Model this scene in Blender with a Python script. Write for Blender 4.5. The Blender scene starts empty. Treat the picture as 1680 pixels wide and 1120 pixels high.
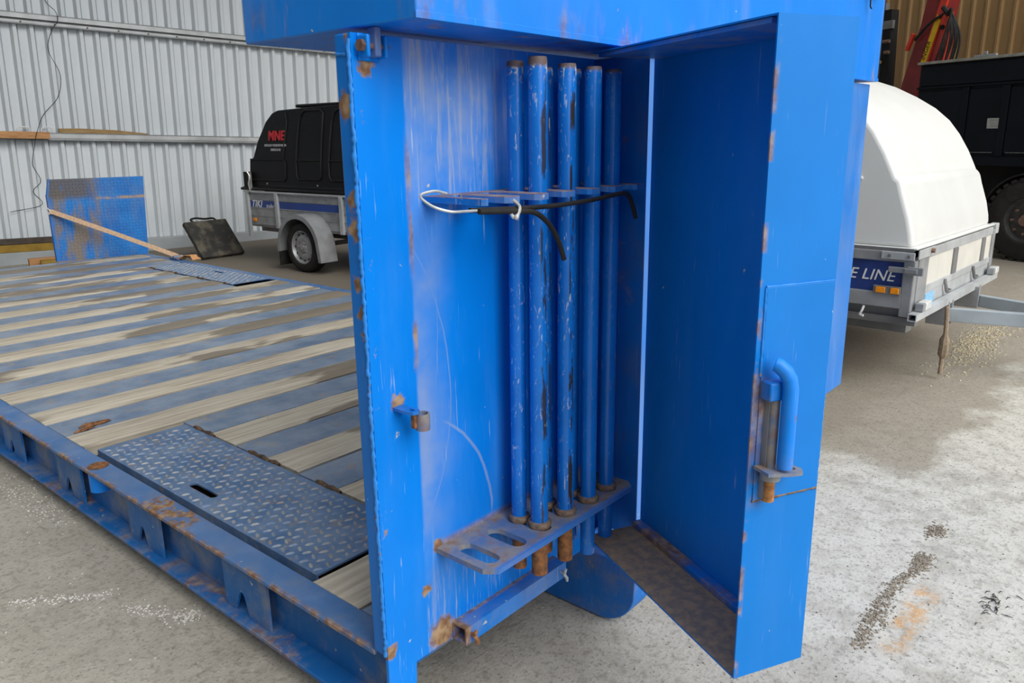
import bpy, bmesh, math, random
from mathutils import Matrix, Vector
random.seed(7)
scn = bpy.context.scene
COL = scn.collection
PI = math.pi
G = 0.25                      # ground is z = 0, the top of the platform deck is z = G

# ------------------------------------------------------------------ camera
cam = bpy.data.cameras.new('camera')
cam.sensor_width = 36.0
cam.lens = 27.486
cam.clip_start = 0.05
camo = bpy.data.objects.new('camera', cam)
COL.objects.link(camo)
R = Matrix(((0.6511, -0.7589, -0.0129), (0.2000, 0.1551, 0.9674), (-0.7322, -0.6325, 0.2527)))
M = R.transposed().to_4x4()
M.translation = Vector((-0.9039, -1.1376, 1.0624 + G))
camo.matrix_world = M
scn.camera = camo

# ------------------------------------------------------------------ light
w = bpy.data.worlds.new('overcast_sky')
scn.world = w
w.use_nodes = True
bg = w.node_tree.nodes['Background']
bg.inputs['Color'].default_value = (0.94, 0.97, 1.0, 1)
bg.inputs['Strength'].default_value = 1.1
sun = bpy.data.lights.new('soft_sun', 'SUN')
sun.energy = 2.2
sun.angle = math.radians(46)
sun.color = (1.0, 0.97, 0.92)
suno = bpy.data.objects.new('soft_sun', sun)
COL.objects.link(suno)
suno.location = (-1, -6, 8)
suno.rotation_euler = Vector((0.08, 0.78, -0.62)).to_track_quat('-Z', 'Y').to_euler()
vs = scn.view_settings
vs.view_transform = 'Standard'
vs.look = 'None'
vs.gamma = 1.0
vs.use_curve_mapping = False
vs.exposure = 0.20
scn.cycles.max_bounces = 6

# ------------------------------------------------------------------ shader helper
class S:
    def __init__(self, name, rough=0.5, metal=0.0):
        self.mat = bpy.data.materials.new(name)
        self.mat.use_nodes = True
        self.t = self.mat.node_tree
        self.b = self.t.nodes['Principled BSDF']
        self.b.inputs['Roughness'].default_value = rough
        self.b.inputs['Metallic'].default_value = metal
        self.tc = self.t.nodes.new('ShaderNodeTexCoord')
        self.co = self.tc.outputs['Object']
        s = self.t.nodes.new('ShaderNodeSeparateXYZ')
        self.t.links.new(self.co, s.inputs[0])
        self.x, self.y, self.z = s.outputs
    def _set(self, sock, v):
        if isinstance(v, bpy.types.NodeSocket):
            self.t.links.new(v, sock)
        elif isinstance(v, (tuple, list)) and len(v) == 3 and sock.type == 'RGBA':
            sock.default_value = (*v, 1)
        else:
            sock.default_value = v
    def m(self, op, a, b=0.0, clamp=False):
        n = self.t.nodes.new('ShaderNodeMath')
        n.operation = op
        n.use_clamp = clamp
        self._set(n.inputs[0], a)
        self._set(n.inputs[1], b)
        return n.outputs[0]
    def mul(self, a, b): return self.m('MULTIPLY', a, b)
    def add(self, a, b): return self.m('ADD', a, b)
    def mx(self, a, b): return self.m('MAXIMUM', a, b)
    def stretch(self, sx, sy, sz, off=(0, 0, 0), vec=None):
        n = self.t.nodes.new('ShaderNodeMapping')
        self._set(n.inputs['Vector'], vec or self.co)
        n.inputs['Scale'].default_value = (sx, sy, sz)
        n.inputs['Location'].default_value = off
        return n.outputs[0]
    def noise(self, scale, detail=4.0, rough=0.55, vec=None, dist=0.0):
        n = self.t.nodes.new('ShaderNodeTexNoise')
        self._set(n.inputs['Vector'], vec or self.co)
        n.inputs['Scale'].default_value = scale
        n.inputs['Detail'].default_value = detail
        n.inputs['Roughness'].default_value = rough
        n.inputs['Distortion'].default_value = dist
        return n.outputs[0]
    def voro(self, scale, vec=None):
        n = self.t.nodes.new('ShaderNodeTexVoronoi')
        self._set(n.inputs['Vector'], vec or self.co)
        n.inputs['Scale'].default_value = scale
        return n.outputs['Distance']
    def step(self, v, a, b):
        """smooth 0..1 as v goes from a to b (b < a reverses)"""
        n = self.t.nodes.new('ShaderNodeMapRange')
        n.interpolation_type = 'SMOOTHSTEP'
        n.clamp = True
        lo, hi = (a, b) if a < b else (b, a)
        self._set(n.inputs['Value'], v)
        n.inputs['From Min'].default_value = lo
        n.inputs['From Max'].default_value = hi
        n.inputs['To Min'].default_value = 0.0 if a < b else 1.0
        n.inputs['To Max'].default_value = 1.0 if a < b else 0.0
        return n.outputs[0]
    def mix(self, f, a, b):
        n = self.t.nodes.new('ShaderNodeMix')
        n.data_type = 'RGBA'
        self._set(n.inputs[0], f)
        self._set(n.inputs[6], a)
        self._set(n.inputs[7], b)
        return n.outputs[2]
    def dist(self, p, r0, r1, wob=0.0, wobscale=20.0):
        """mask 1 near the point p, fading between r1 and r0 (r0 > r1), edge wobbled by noise"""
        n = self.t.nodes.new('ShaderNodeVectorMath')
        n.operation = 'DISTANCE'
        self._set(n.inputs[0], self.co)
        n.inputs[1].default_value = p
        d = n.outputs['Value']
        if wob:
            d = self.add(d, self.mul(self.m('SUBTRACT', self.noise(wobscale, 3), 0.5), wob))
        return self.step(d, r0, r1)
    def band(self, v, c, w0, w1):
        return self.step(self.m('ABSOLUTE', self.m('SUBTRACT', v, c)), w0, w1)
    def out(self, col, rough=None, bump=None, bs=0.2, metal=None, bd=0.01):
        self._set(self.b.inputs['Base Color'], col)
        if rough is not None: self._set(self.b.inputs['Roughness'], rough)
        if metal is not None: self._set(self.b.inputs['Metallic'], metal)
        if bump is not None:
            n = self.t.nodes.new('ShaderNodeBump')
            n.inputs['Strength'].default_value = bs
            n.inputs['Distance'].default_value = bd
            self._set(n.inputs['Height'], bump)
            self.t.links.new(n.outputs[0], self.b.inputs['Normal'])
        return self.mat

def plain(name, col, rough=0.5, metal=0.0, var=0.15, scale=8.0, bump=0.0):
    s = S(name, rough, metal)
    if max(col) < 0.03: s.b.inputs['Specular IOR Level'].default_value = 0.22
    n = s.noise(scale, 5)
    c = s.mix(s.step(n, 0.3, 0.7), tuple(x * (1 - var) for x in col), tuple(min(1, x * (1 + var)) for x in col))
    return s.out(c, bump=s.noise(scale * 12, 3) if bump else None, bs=bump)

RUST = (0.20, 0.10, 0.050)
RUSTD = (0.10, 0.045, 0.022)
RUSTL = (0.42, 0.29, 0.17)
BLUE = (0.0, 0.235, 0.86)
BLUED = (0.003, 0.17, 0.62)

def blue(name, base=BLUE, chalk=0.12, scr=0.0, chips=0.0, rust=None, dirt=0.0, dirtcol=(0.30, 0.26, 0.20), rough=0.42, streak=None, faded=0.0):
    """worn blue machine paint; rust / streak are functions S -> mask"""
    s = S(name, rough)
    s.b.inputs['Specular IOR Level'].default_value = 0.3
    n1 = s.noise(3.0, 5)
    c = s.mix(s.step(n1, 0.25, 0.75), tuple(x * 0.86 for x in base), base)
    if chalk:
        v = s.noise(1.0, 5, 0.6, s.stretch(9, 9, 1.6))
        c = s.mix(s.mul(s.step(v, 0.45, 0.8), chalk), c, (0.30, 0.45, 0.75))
    if faded:
        c = s.mix(s.mul(s.step(s.noise(2.2, 4), 0.3, 0.65), faded), c, (0.22, 0.30, 0.48))
    if streak:
        m = streak(s)
        c = s.mix(m, c, (0.36, 0.42, 0.56))
    if scr:
        v = s.noise(1.0, 2, 0.5, s.stretch(170, 170, 9), dist=0.6)
        v2 = s.noise(6.0, 3)
        m = s.mul(s.mul(s.step(v, 0.66, 0.74), s.step(v2, 0.42, 0.62)), scr)
        c = s.mix(m, c, (0.55, 0.60, 0.68))
    if dirt:
        v = s.noise(7.0, 6, 0.65)
        c = s.mix(s.mul(s.step(v, 0.42, 0.72), dirt), c, dirtcol)
    if chips:
        v = s.noise(26.0, 4, 0.6)
        mc = s.step(v, 0.74 - 0.08 * chips, 0.76 - 0.08 * chips)
        c = s.mix(mc, c, (0.52, 0.50, 0.46))
        v = s.noise(17.0, 5, 0.65, s.stretch(1, 1, 1, (3, 5, 7)))
        c = s.mix(s.step(v, 0.73 - 0.07 * chips, 0.77 - 0.07 * chips), c, RUSTL)
    r = rough
    if rust:
        m = rust(s)
        rc = s.mix(s.step(s.noise(38, 4), 0.35, 0.7), RUST, RUSTL)
        c = s.mix(m, c, rc)
        r = s.add(s.mul(m, 0.4), rough)
    return s.out(c, r, s.noise(22.0, 4), 0.05, bd=0.004)

def near_list(pts, wob=0.03, scale=40):
    def f(s):
        o = None
        for (p, r) in pts:
            m = s.dist((p[0], p[1], p[2]), r, r * 0.55, wob, scale)
            o = m if o is None else s.mx(o, m)
        return o
    return f

# ------------------------------------------------------------------ mesh helper
class MB:
    def __init__(self, T=None):
        self.v, self.f, self.T = [], [], T
    def add(self, vs, fs, T=None):
        k = len(self.v)
        for p in vs:
            p = Vector(p)
            if T is not None: p = T @ p
            if self.T is not None: p = self.T @ p
            self.v.append(p)
        self.f += [tuple(i + k for i in f) for f in fs]
        return self
    def box(self, x0, x1, y0, y1, z0, z1, T=None):
        if x0 > x1: x0, x1 = x1, x0
        if y0 > y1: y0, y1 = y1, y0
        if z0 > z1: z0, z1 = z1, z0
        vs = [(x, y, z) for z in (z0, z1) for y in (y0, y1) for x in (x0, x1)]
        return self.add(vs, [(0, 2, 3, 1), (4, 5, 7, 6), (0, 1, 5, 4), (2, 6, 7, 3), (0, 4, 6, 2), (1, 3, 7, 5)], T)
    def prism(self, pts, vec):
        n = len(pts)
        vec = Vector(vec)
        vs = [Vector(p) for p in pts] + [Vector(p) + vec for p in pts]
        fs = [tuple(range(n))[::-1], tuple(range(n, 2 * n))]
        fs += [(i, (i + 1) % n, n + (i + 1) % n, n + i) for i in range(n)]
        nrm = Vector((0, 0, 0))
        for i in range(n):
            nrm += Vector(pts[i]).cross(Vector(pts[(i + 1) % n]))
        if nrm.dot(vec) < 0: fs = [f[::-1] for f in fs]
        return self.add(vs, fs)
    def tube(self, path, r, n=12, cap=True, closed=False):
        path = [Vector(p) for p in path]
        m = len(path)
        rs = r if isinstance(r, (list, tuple)) else [r] * m
        vs, fs = [], []
        prev = None
        for i, p in enumerate(path):
            if closed: d = path[(i + 1) % m] - path[i - 1]
            else: d = path[min(i + 1, m - 1)] - path[max(i - 1, 0)]
            d.normalize()
            if prev is None:
                a = Vector((0, 0, 1)) if abs(d.z) < 0.9 else Vector((1, 0, 0))
                u = d.cross(a).normalized()
            else:
                u = (prev - d * prev.dot(d)).normalized()
            prev = u
            q = d.cross(u)
            for k in range(n):
                a = 2 * PI * k / n
                vs.append(p + (u * math.cos(a) + q * math.sin(a)) * rs[i])
        for i in range(m if closed else m - 1):
            j = (i + 1) % m
            for k in range(n):
                l = (k + 1) % n
                fs.append((i * n + k, i * n + l, j * n + l, j * n + k))
        if cap and not closed:
            fs.append(tuple(range(n))[::-1])
            fs.append(tuple((m - 1) * n + k for k in range(n)))
        return self.add(vs, fs)
    def lathe(self, prof, o, axis='Z', n=32, T=None):
        """prof: closed or open list of (radius, height)"""
        vs, fs = [], []
        m = len(prof)
        for (r, h) in prof:
            for k in range(n):
                a = 2 * PI * k / n
                c, s_ = r * math.cos(a), r * math.sin(a)
                p = {'Z': (c, s_, h), 'X': (h, c, s_), 'Y': (s_, h, c)}[axis]
                vs.append(Vector(p) + Vector(o))
        for i in range(m - 1):
            for k in range(n):
                l = (k + 1) % n
                fs.append((i * n + k, i * n + l, (i + 1) * n + l, (i + 1) * n + k))
        return self.add(vs, fs, T)
    def plate(self, outer, holes, th, T):
        """flat plate with holes: 2D outlines in the XY of T, thickness th centred on Z"""
        cu = bpy.data.curves.new('outline', 'CURVE')
        cu.dimensions = '2D'
        cu.fill_mode = 'BOTH'
        cu.extrude = th / 2
        for pts in [outer] + list(holes):
            sp = cu.splines.new('POLY')
            sp.points.add(len(pts) - 1)
            for i, p in enumerate(pts): sp.points[i].co = (p[0], p[1], 0, 1)
            sp.use_cyclic_u = True
        ob = bpy.data.objects.new('outline', cu)
        COL.objects.link(ob)
        dg = bpy.context.evaluated_depsgraph_get()
        me = bpy.data.meshes.new_from_object(ob.evaluated_get(dg))
        self.add([v.co.copy() for v in me.vertices], [tuple(p.vertices) for p in me.polygons], T)
        bpy.data.objects.remove(ob)
        bpy.data.curves.remove(cu)
        bpy.data.meshes.remove(me)
        return self
    def text(self, body, size, T, th=0.002, shear=0.0, space=1.0, bold=0.0):
        """lettering centred at the origin of T in its XY plane"""
        cu = bpy.data.curves.new('lettering', 'FONT')
        cu.body = body
        cu.size = size
        cu.offset = bold
        cu.extrude = th
        cu.shear = shear
        cu.space_character = space
        cu.align_x = 'CENTER'
        cu.align_y = 'CENTER'
        cu.resolution_u = 2
        ob = bpy.data.objects.new('lettering', cu)
        COL.objects.link(ob)
        dg = bpy.context.evaluated_depsgraph_get()
        me = bpy.data.meshes.new_from_object(ob.evaluated_get(dg))
        self.add([v.co.copy() for v in me.vertices], [tuple(p.vertices) for p in me.polygons], T)
        bpy.data.objects.remove(ob)
        bpy.data.curves.remove(cu)
        bpy.data.meshes.remove(me)
        return self
    def mesh(self, name, mat, smooth=35):
        me = bpy.data.meshes.new(name)
        me.from_pydata([tuple(p) for p in self.v], [], self.f)
        bm = bmesh.new()
        bm.from_mesh(me)
        bmesh.ops.remove_doubles(bm, verts=bm.verts, dist=1e-6)
        bmesh.ops.recalc_face_normals(bm, faces=bm.faces)
        bm.to_mesh(me)
        bm.free()
        if mat: me.materials.append(mat)
        if smooth:
            for p in me.polygons: p.use_smooth = True
            me.set_sharp_from_angle(angle=math.radians(smooth))
        return me
    def build(self, name, mat, parent=None, smooth=35, bevel=0.0, seg=2, label=None, kind=None):
        o = bpy.data.objects.new(name, self.mesh(name, mat, smooth))
        COL.objects.link(o)
        if parent: o.parent = parent
        if bevel:
            b = o.modifiers.new('bevel', 'BEVEL')
            b.width = bevel
            b.segments = seg
            b.limit_method = 'ANGLE'
            b.angle_limit = math.radians(35)
        if label: o['label'] = label
        if kind: o['kind'] = kind
        return o

def thing(name, label, cat, loc=(0, 0, 0), M=None, group=None):
    o = bpy.data.objects.new(name, None)
    COL.objects.link(o)
    o.empty_display_size = 0.1
    if M is not None: o.matrix_world = M
    else: o.location = loc
    o['label'] = label
    o['category'] = cat
    if group: o['group'] = group
    return o

def tag(o, label, cat, group=None, kind=None):
    o['label'] = label
    o['category'] = cat
    if group: o['group'] = group
    if kind: o['kind'] = kind
    return o

def structure(o):
    o['kind'] = 'structure'
    return o

def frame(o, x, y, z):
    m = Matrix.Identity(4)
    for i, a in enumerate((x, y, z)):
        a = Vector(a).normalized()
        for j in range(3): m[j][i] = a[j]
    m.translation = Vector(o)
    return m

def slotpts(cx, cy, hw, hl, n=6, along='y'):
    """rounded slot: half width hw, half length hl (to the arc centres)"""
    pts = []
    for k in range(n + 1):
        a = PI * k / n
        pts.append((hw * math.cos(a), hl + hw * math.sin(a)))
    for k in range(n + 1):
        a = PI + PI * k / n
        pts.append((hw * math.cos(a), -hl + hw * math.sin(a)))
    if along == 'x': pts = [(y, x) for x, y in pts]
    return [(cx + x, cy + y) for x, y in pts]

def circ(cx, cy, r, n=16):
    return [(cx + r * math.cos(2 * PI * k / n), cy + r * math.sin(2 * PI * k / n)) for k in range(n)]

# ------------------------------------------------------------------ materials
def ground_mat():
    s = S('concrete', 0.85)
    n1 = s.noise(0.9, 6, 0.6)
    n2 = s.noise(9.0, 6, 0.65)
    n3 = s.noise(90.0, 3, 0.6)
    c = s.mix(s.step(n1, 0.3, 0.7), (0.31, 0.285, 0.24), (0.46, 0.43, 0.37))
    c = s.mix(s.mul(s.step(n2, 0.35, 0.75), 0.5), c, (0.50, 0.475, 0.42))
    # pale dry crust east of the bulkhead, brown damp ground behind it
    px = s.add(s.x, s.mul(s.m('SUBTRACT', s.noise(2.2, 5), 0.5), 0.9))
    py = s.add(s.y, s.mul(s.m('SUBTRACT', s.noise(2.6, 5, 0.6, s.stretch(1, 1, 1, (4, 2, 0))), 0.5), 0.7))
    pale = s.mul(s.step(py, -0.02, -0.14), s.step(px, 0.7, 1.1))
    c = s.mix(s.mul(pale, s.add(0.25, s.mul(s.step(n2, 0.35, 0.6), 0.6))), c, (0.62, 0.60, 0.53))
    damp = s.mul(s.step(px, 2.15, 2.4), s.step(py, -0.62, -0.45))
    c = s.mix(s.mul(damp, 0.75), c, (0.26, 0.22, 0.165))
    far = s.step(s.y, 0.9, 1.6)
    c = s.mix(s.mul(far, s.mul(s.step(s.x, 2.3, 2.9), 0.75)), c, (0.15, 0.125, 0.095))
    # fine grit
    c = s.mix(s.mul(s.step(n3, 0.54, 0.70), 0.6), c, (0.13, 0.115, 0.095))
    n5 = s.noise(38.0, 4, 0.6)
    c = s.mix(s.mul(s.step(n5, 0.50, 0.66), 0.4), c, (0.17, 0.155, 0.13))
    n4 = s.noise(140.0, 2, 0.5, s.stretch(1, 1, 1, (9, 1, 0)))
    c = s.mix(s.mul(s.step(n4, 0.62, 0.74), 0.55), c, (0.66, 0.64, 0.60))
    # orange stain
    on = s.noise(16.0, 6, 0.7)
    line = s.m('ABSOLUTE', s.add(s.add(s.y, 0.722), s.mul(s.m('SUBTRACT', s.noise(6, 3), 0.5), 0.05)))
    om = s.mul(s.mul(s.step(line, 0.05, 0.005), s.step(on, 0.40, 0.62)), s.mul(s.step(s.x, 1.02, 1.15), s.step(s.x, 1.52, 1.40)))
    c = s.mix(s.mul(om, 0.85), c, (0.62, 0.30, 0.06))
    bump = s.add(s.mul(n2, 0.6), s.mul(n3, 0.5))
    return s.out(c, 0.85, bump, 0.35, bd=0.012)

def plank_mat():
    s = S('weathered_plank', 0.75)
    oi = s.t.nodes.new('ShaderNodeObjectInfo')
    rnd = oi.outputs['Random']
    cm = s.t.nodes.new('ShaderNodeVectorMath')
    cm.operation = 'ADD'
    s.t.links.new(s.co, cm.inputs[0])
    cb = s.t.nodes.new('ShaderNodeCombineXYZ')
    s.t.links.new(s.mul(rnd, 37.0), cb.inputs[0])
    s.t.links.new(s.mul(rnd, 11.0), cb.inputs[1])
    s.t.links.new(cb.outputs[0], cm.inputs[1])
    v = cm.outputs[0]
    g = s.noise(1.0, 6, 0.65, s.stretch(3, 55, 55, vec=v))
    c = s.mix(s.step(g, 0.3, 0.72), (0.33, 0.28, 0.21), (0.64, 0.575, 0.46))
    lo = s.noise(1.4, 4, 0.6, v)
    c = s.mix(s.mul(s.step(lo, 0.35, 0.7), 0.5), c, (0.68, 0.63, 0.53))
    # damp patches soaked into the wood
    wet = s.noise(1.0, 4, 0.55, s.stretch(0.9, 2.6, 1, (5, 5, 0), vec=v))
    xs = s.step(s.x, 0.5, 1.7)
    wm = s.step(s.add(wet, s.mul(xs, 0.16)), 0.60, 0.64)
    c = s.mix(s.mul(wm, 0.78), c, (0.165, 0.135, 0.10))
    d = s.noise(12.0, 5, 0.7, v)
    c = s.mix(s.mul(s.step(d, 0.62, 0.75), 0.6), c, (0.16, 0.10, 0.07))
    return s.out(c, s.add(0.78, s.mul(wm, -0.25)), g, 0.35, bd=0.006)

def deck_mat():
    s = S('worn_deck_steel', 0.5)
    n = s.noise(5, 6, 0.65)
    c = s.mix(s.step(n, 0.3, 0.7), (0.11, 0.18, 0.30), (0.25, 0.32, 0.43))
    sx = s.noise(1.0, 4, 0.6, s.stretch(3, 30, 3))
    c = s.mix(s.mul(s.step(sx, 0.5, 0.75), 0.5), c, (0.30, 0.33, 0.38))
    r = s.noise(11, 6, 0.7)
    c = s.mix(s.mul(s.step(r, 0.54, 0.70), 0.8), c, (0.35, 0.27, 0.18))
    sc = s.noise(1.0, 2, 0.5, s.stretch(20, 160, 1), dist=0.5)
    c = s.mix(s.mul(s.step(sc, 0.68, 0.74), 0.5), c, (0.5, 0.5, 0.52))
    return s.out(c, 0.36, n, 0.1)

def tread_mat():
    s = S('worn_tread_plate', 0.42)
    n = s.noise(6, 6, 0.65)
    c = s.mix(s.step(n, 0.3, 0.7), (0.055, 0.14, 0.30), (0.17, 0.26, 0.42))
    r = s.noise(22, 6, 0.7)
    c = s.mix(s.mul(s.step(r, 0.54, 0.70), 0.75), c, (0.36, 0.25, 0.14))
    g = s.noise(55, 4, 0.6)
    c = s.mix(s.mul(s.step(g, 0.60, 0.75), 0.6), c, (0.42, 0.44, 0.46))
    return s.out(c, 0.4, n, 0.1)

def bulkhead_mat():
    """bulkhead face: clean strip at the edge, scuffed plate inside the locker"""
    def streak(s):
        inner = s.step(s.x, 0.112, 0.122)
        mid = s.step(s.z, 0.15, 0.35)
        v = s.noise(1.0, 5, 0.65, s.stretch(60, 60, 4.5), dist=0.8)
        v2 = s.noise(5.0, 4, 0.6)
        up = s.step(s.z, 0.86, 1.0)
        wdt = s.add(0.20, s.mul(up, 0.24))
        wob = s.mul(s.m('SUBTRACT', s.noise(4.0, 3), 0.5), 0.16)
        f1 = s.step(s.m('SUBTRACT', s.add(s.x, wob), wdt), 0.02, -0.10)
        a = s.mul(s.step(s.add(v, s.mul(v2, 0.35)), 0.58, 0.90), s.add(0.55, s.mul(up, 0.35)))
        broad = s.mul(s.step(v2, 0.35, 0.75), s.add(0.22, s.mul(up, 0.38)))
        left = s.mul(s.step(s.m('ADD', s.x, wob), 0.24, 0.13), s.add(0.18, s.mul(s.step(v2, 0.35, 0.65), 0.40)))
        m = s.mul(s.mx(s.mul(s.mx(a, broad), f1), s.mul(left, mid)), inner)
        # runs of lime below the rack
        low = s.mul(s.step(s.z, 0.19, 0.10), inner)
        v3 = s.noise(1.0, 3, 0.5, s.stretch(110, 110, 12))
        m2 = s.mul(s.mul(low, s.step(v3, 0.52, 0.70)), 0.55)
        # curved scrape marks left by swinging gear
        def arcmark(cx, cz, r, w, z0, z1, a):
            dx = s.m('SUBTRACT', s.x, cx)
            dz = s.m('SUBTRACT', s.z, cz)
            d = s.m('SQRT', s.add(s.mul(dx, dx), s.mul(dz, dz)))
            d = s.add(d, s.mul(s.m('SUBTRACT', s.noise(9, 3), 0.5), 0.014))
            k = s.mul(s.band(d, r, w, w * 0.3), s.mul(s.step(s.z, z0 - 0.02, z0 + 0.02), s.step(s.z, z1 + 0.02, z1 - 0.02)))
            return s.mul(s.mul(k, inner), a)
        m3 = s.mx(arcmark(0.03, 0.22, 0.303, 0.005, 0.22, 0.48, 0.5), arcmark(-0.35, 0.55, 0.56, 0.003, 0.20, 0.95, 0.35))
        m3 = s.mx(m3, arcmark(-0.62, 0.70, 0.80, 0.002, 0.20, 1.0, 0.3))
        return s.mx(s.mx(m, m2), m3)
    def rust(s):
        # wear line where the door edge strikes
        e = s.band(s.x, 0.117, 0.010, 0.003)
        n = s.noise(1.0, 4, 0.6, s.stretch(20, 20, 5))
        zz = s.mx(s.band(s.z, 0.93, 0.16, 0.04), s.mul(s.band(s.z, 0.66, 0.06, 0.03), 1.0))
        m = s.mul(s.mul(e, zz), s.step(n, 0.40, 0.58))
        rk = s.mul(s.mul(s.step(s.z, 0.216, 0.198), s.step(s.z, 0.180, 0.19)), s.mul(s.step(s.x, 0.14, 0.16), 0.7))
        pts = [((0.062, 0, 0.555), 0.022), ((0.03, 0, 1.185), 0.02), ((0.118, 0, 0.108), 0.016), ((0.01, 0, 0.01), 0.022), ((0.16, 0, -0.02), 0.05), ((0.155, 0, 0.20), 0.02)]
        tr = s.mul(s.band(s.x, 0.012, 0.012, 0.004), s.step(s.noise(30, 5, 0.7), 0.60, 0.68))
        return s.mx(s.mx(m, rk), s.mx(near_list(pts, 0.04, 60)(s), tr))
    return blue('bulkhead_paint', BLUE, 0.10, 0.55, 0.35, rust, 0.0, streak=streak, rough=0.38)

MAT = {}
MAT['ground'] = ground_mat()
MAT['plank'] = plank_mat()
MAT['deck'] = deck_mat()
def tread_worn_lit():
    s = S('worn_lit_tread_lugs', 0.4)
    n = s.noise(30, 4, 0.6)
    c = s.mix(s.step(n, 0.35, 0.65), (0.16, 0.25, 0.40), (0.42, 0.42, 0.40))  # worn lug tops, lightened to stand in for relief the soft light loses
    r = s.noise(9, 5, 0.7)
    c = s.mix(s.mul(s.step(r, 0.52, 0.64), 0.7), c, (0.34, 0.25, 0.16))
    return s.out(c, 0.38)
MAT['tread_worn_lit'] = tread_worn_lit()
MAT['tread'] = tread_mat()
MAT['bulkhead'] = bulkhead_mat()
MAT['edge'] = blue('post_edge_paint', (0.004, 0.19, 0.70), 0.15, 0.4, 0.5,
                   lambda s: s.mx(near_list([((0, 0.02, 1.12), 0.030), ((0, 0.005, 1.235), 0.02), ((0, 0.015, 0.95), 0.022), ((0, 0.012, 0.90), 0.03), ((0, 0.02, 0.80), 0.016), ((0, 0.008, 0.74), 0.022), ((0, 0.008, 0.70), 0.016), ((0, 0.005, 0.31), 0.014), ((0, 0.0, 0.0), 0.025)], 0.05, 45)(s),
                                  s.step(s.noise(24, 5, 0.7), 0.68, 0.72)))
MAT['weld'] = blue('weld_bead_paint', (0.03, 0.26, 0.78), 0.5, 0.0, 1.0, lambda s: s.mul(s.step(s.noise(14, 5, 0.7), 0.60, 0.66), 0.9))
MAT['door_out'] = blue('door_outer_paint', (0.003, 0.205, 0.68), 0.05, 0.25, 0.15,
                       lambda s: s.mul(s.step(s.y, 0.594, 0.5955), s.mx(s.mul(s.mul(s.step(s.noise(9, 5, 0.65), 0.35, 0.6), s.band(s.z, 0.54, 0.14, 0.09)), s.mul(s.step(s.x, 0.118, 0.136), 0.9)),
                                      s.mul(s.mul(s.step(s.x, 0.150, 0.160), s.step(s.noise(12, 4), 0.50, 0.58)), 0.8))), rough=0.36)
MAT['door_shaded'] = blue('door_shaded_paint', (0.003, 0.13, 0.52), 0.04, 0.12, 0.3, rough=0.5)  # darker copy of the door paint for its shaded inside, unused
MAT['blue_clean'] = blue('blue_paint', BLUE, 0.15, 0.25, 0.3)
MAT['blue_dirty'] = blue('blue_paint_dusty', BLUED, 0.1, 0.3, 0.5, None, 0.55, (0.28, 0.26, 0.23), 0.5)
MAT['cab'] = blue('cabinet_paint', (0.01, 0.20, 0.68), 0.35, 0.1, 0.25, None, 0.12, (0.2, 0.2, 0.22), 0.4, faded=0.32)
MAT['sidewall'] = blue('locker_side_paint', (0.003, 0.16, 0.60), 0.1, 0.25, 0.3, lambda s: s.mul(s.step(s.noise(8, 5, 0.6), 0.62, 0.75), 0.5), 0.3, (0.16, 0.15, 0.15))
MAT['box'] = blue('toolbox_paint', (0.006, 0.24, 0.86), 0.06, 0.15, 0.15,
                  lambda s: s.mul(s.mul(s.step(s.z, 1.345, 1.25), s.step(s.noise(1.0, 5, 0.6, s.stretch(16, 16, 5)), 0.50, 0.74)), 0.75), rough=0.36,
                  streak=lambda s: s.mul(s.step(s.noise(1.0, 4, 0.55, s.stretch(9, 9, 1.2)), 0.55, 0.8), 0.28))
MAT['rail'] = blue('rail_paint', (0.012, 0.135, 0.42), 0.12, 0.2, 0.6, lambda s: s.mx(s.mul(s.mul(s.step(s.z, -0.012, -0.002), s.step(s.x, 0.014, 0.002)), s.step(s.noise(9, 5, 0.7), 0.42, 0.55)),
                     s.mul(s.mul(s.step(s.z, -0.165, -0.178), s.step(s.noise(8, 5, 0.7), 0.50, 0.62)), 0.7)), 0.65, (0.30, 0.28, 0.23), 0.45)
MAT['railtop'] = blue('rail_top_paint', (0.03, 0.15, 0.40), 0.25, 0.2, 0.6,
                      lambda s: s.mx(s.mul(near_list([((0.04, 1.02, 0), 0.17)], 0.12, 16)(s), s.step(s.noise(20, 5, 0.7), 0.44, 0.54)),
                                     s.mul(s.mul(s.step(s.x, 0.016, 0.002), s.step(s.noise(9, 5, 0.7), 0.42, 0.55)), 0.9)), 0.3, (0.30, 0.29, 0.27), 0.42, faded=0.4)
def rust_mat(name, a=RUSTD, b=RUST, rough=0.85):
    s = S(name, rough)
    c = s.mix(s.step(s.noise(45, 6, 0.65), 0.35, 0.68), a, b)
    return s.out(c, rough, s.noise(60, 4), 0.5, bd=0.004)
MAT['rust'] = rust_mat('rusted_steel', (0.12, 0.055, 0.028), (0.36, 0.15, 0.05))
MAT['rust_dark'] = rust_mat('dirty_rust', (0.065, 0.045, 0.032), (0.20, 0.125, 0.07))
MAT['collar'] = rust_mat('rusty_collar_steel', (0.09, 0.06, 0.045), (0.27, 0.19, 0.13), 0.7)
def rack_mat():
    s = S('worn_rack_steel', 0.55)
    n = s.noise(14, 6, 0.65)
    c = s.mix(s.step(n, 0.35, 0.65), (0.09, 0.16, 0.32), (0.27, 0.24, 0.21))
    r = s.noise(30, 5, 0.65)
    c = s.mix(s.mul(s.step(r, 0.50, 0.68), 0.7), c, (0.24, 0.13, 0.07))
    fr = s.step(s.y, -0.150, -0.163)
    c = s.mix(s.mul(fr, 0.75), c, (0.01, 0.17, 0.60))
    return s.out(c, 0.5, n, 0.2, bd=0.004)
MAT['rack'] = rack_mat()
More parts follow.
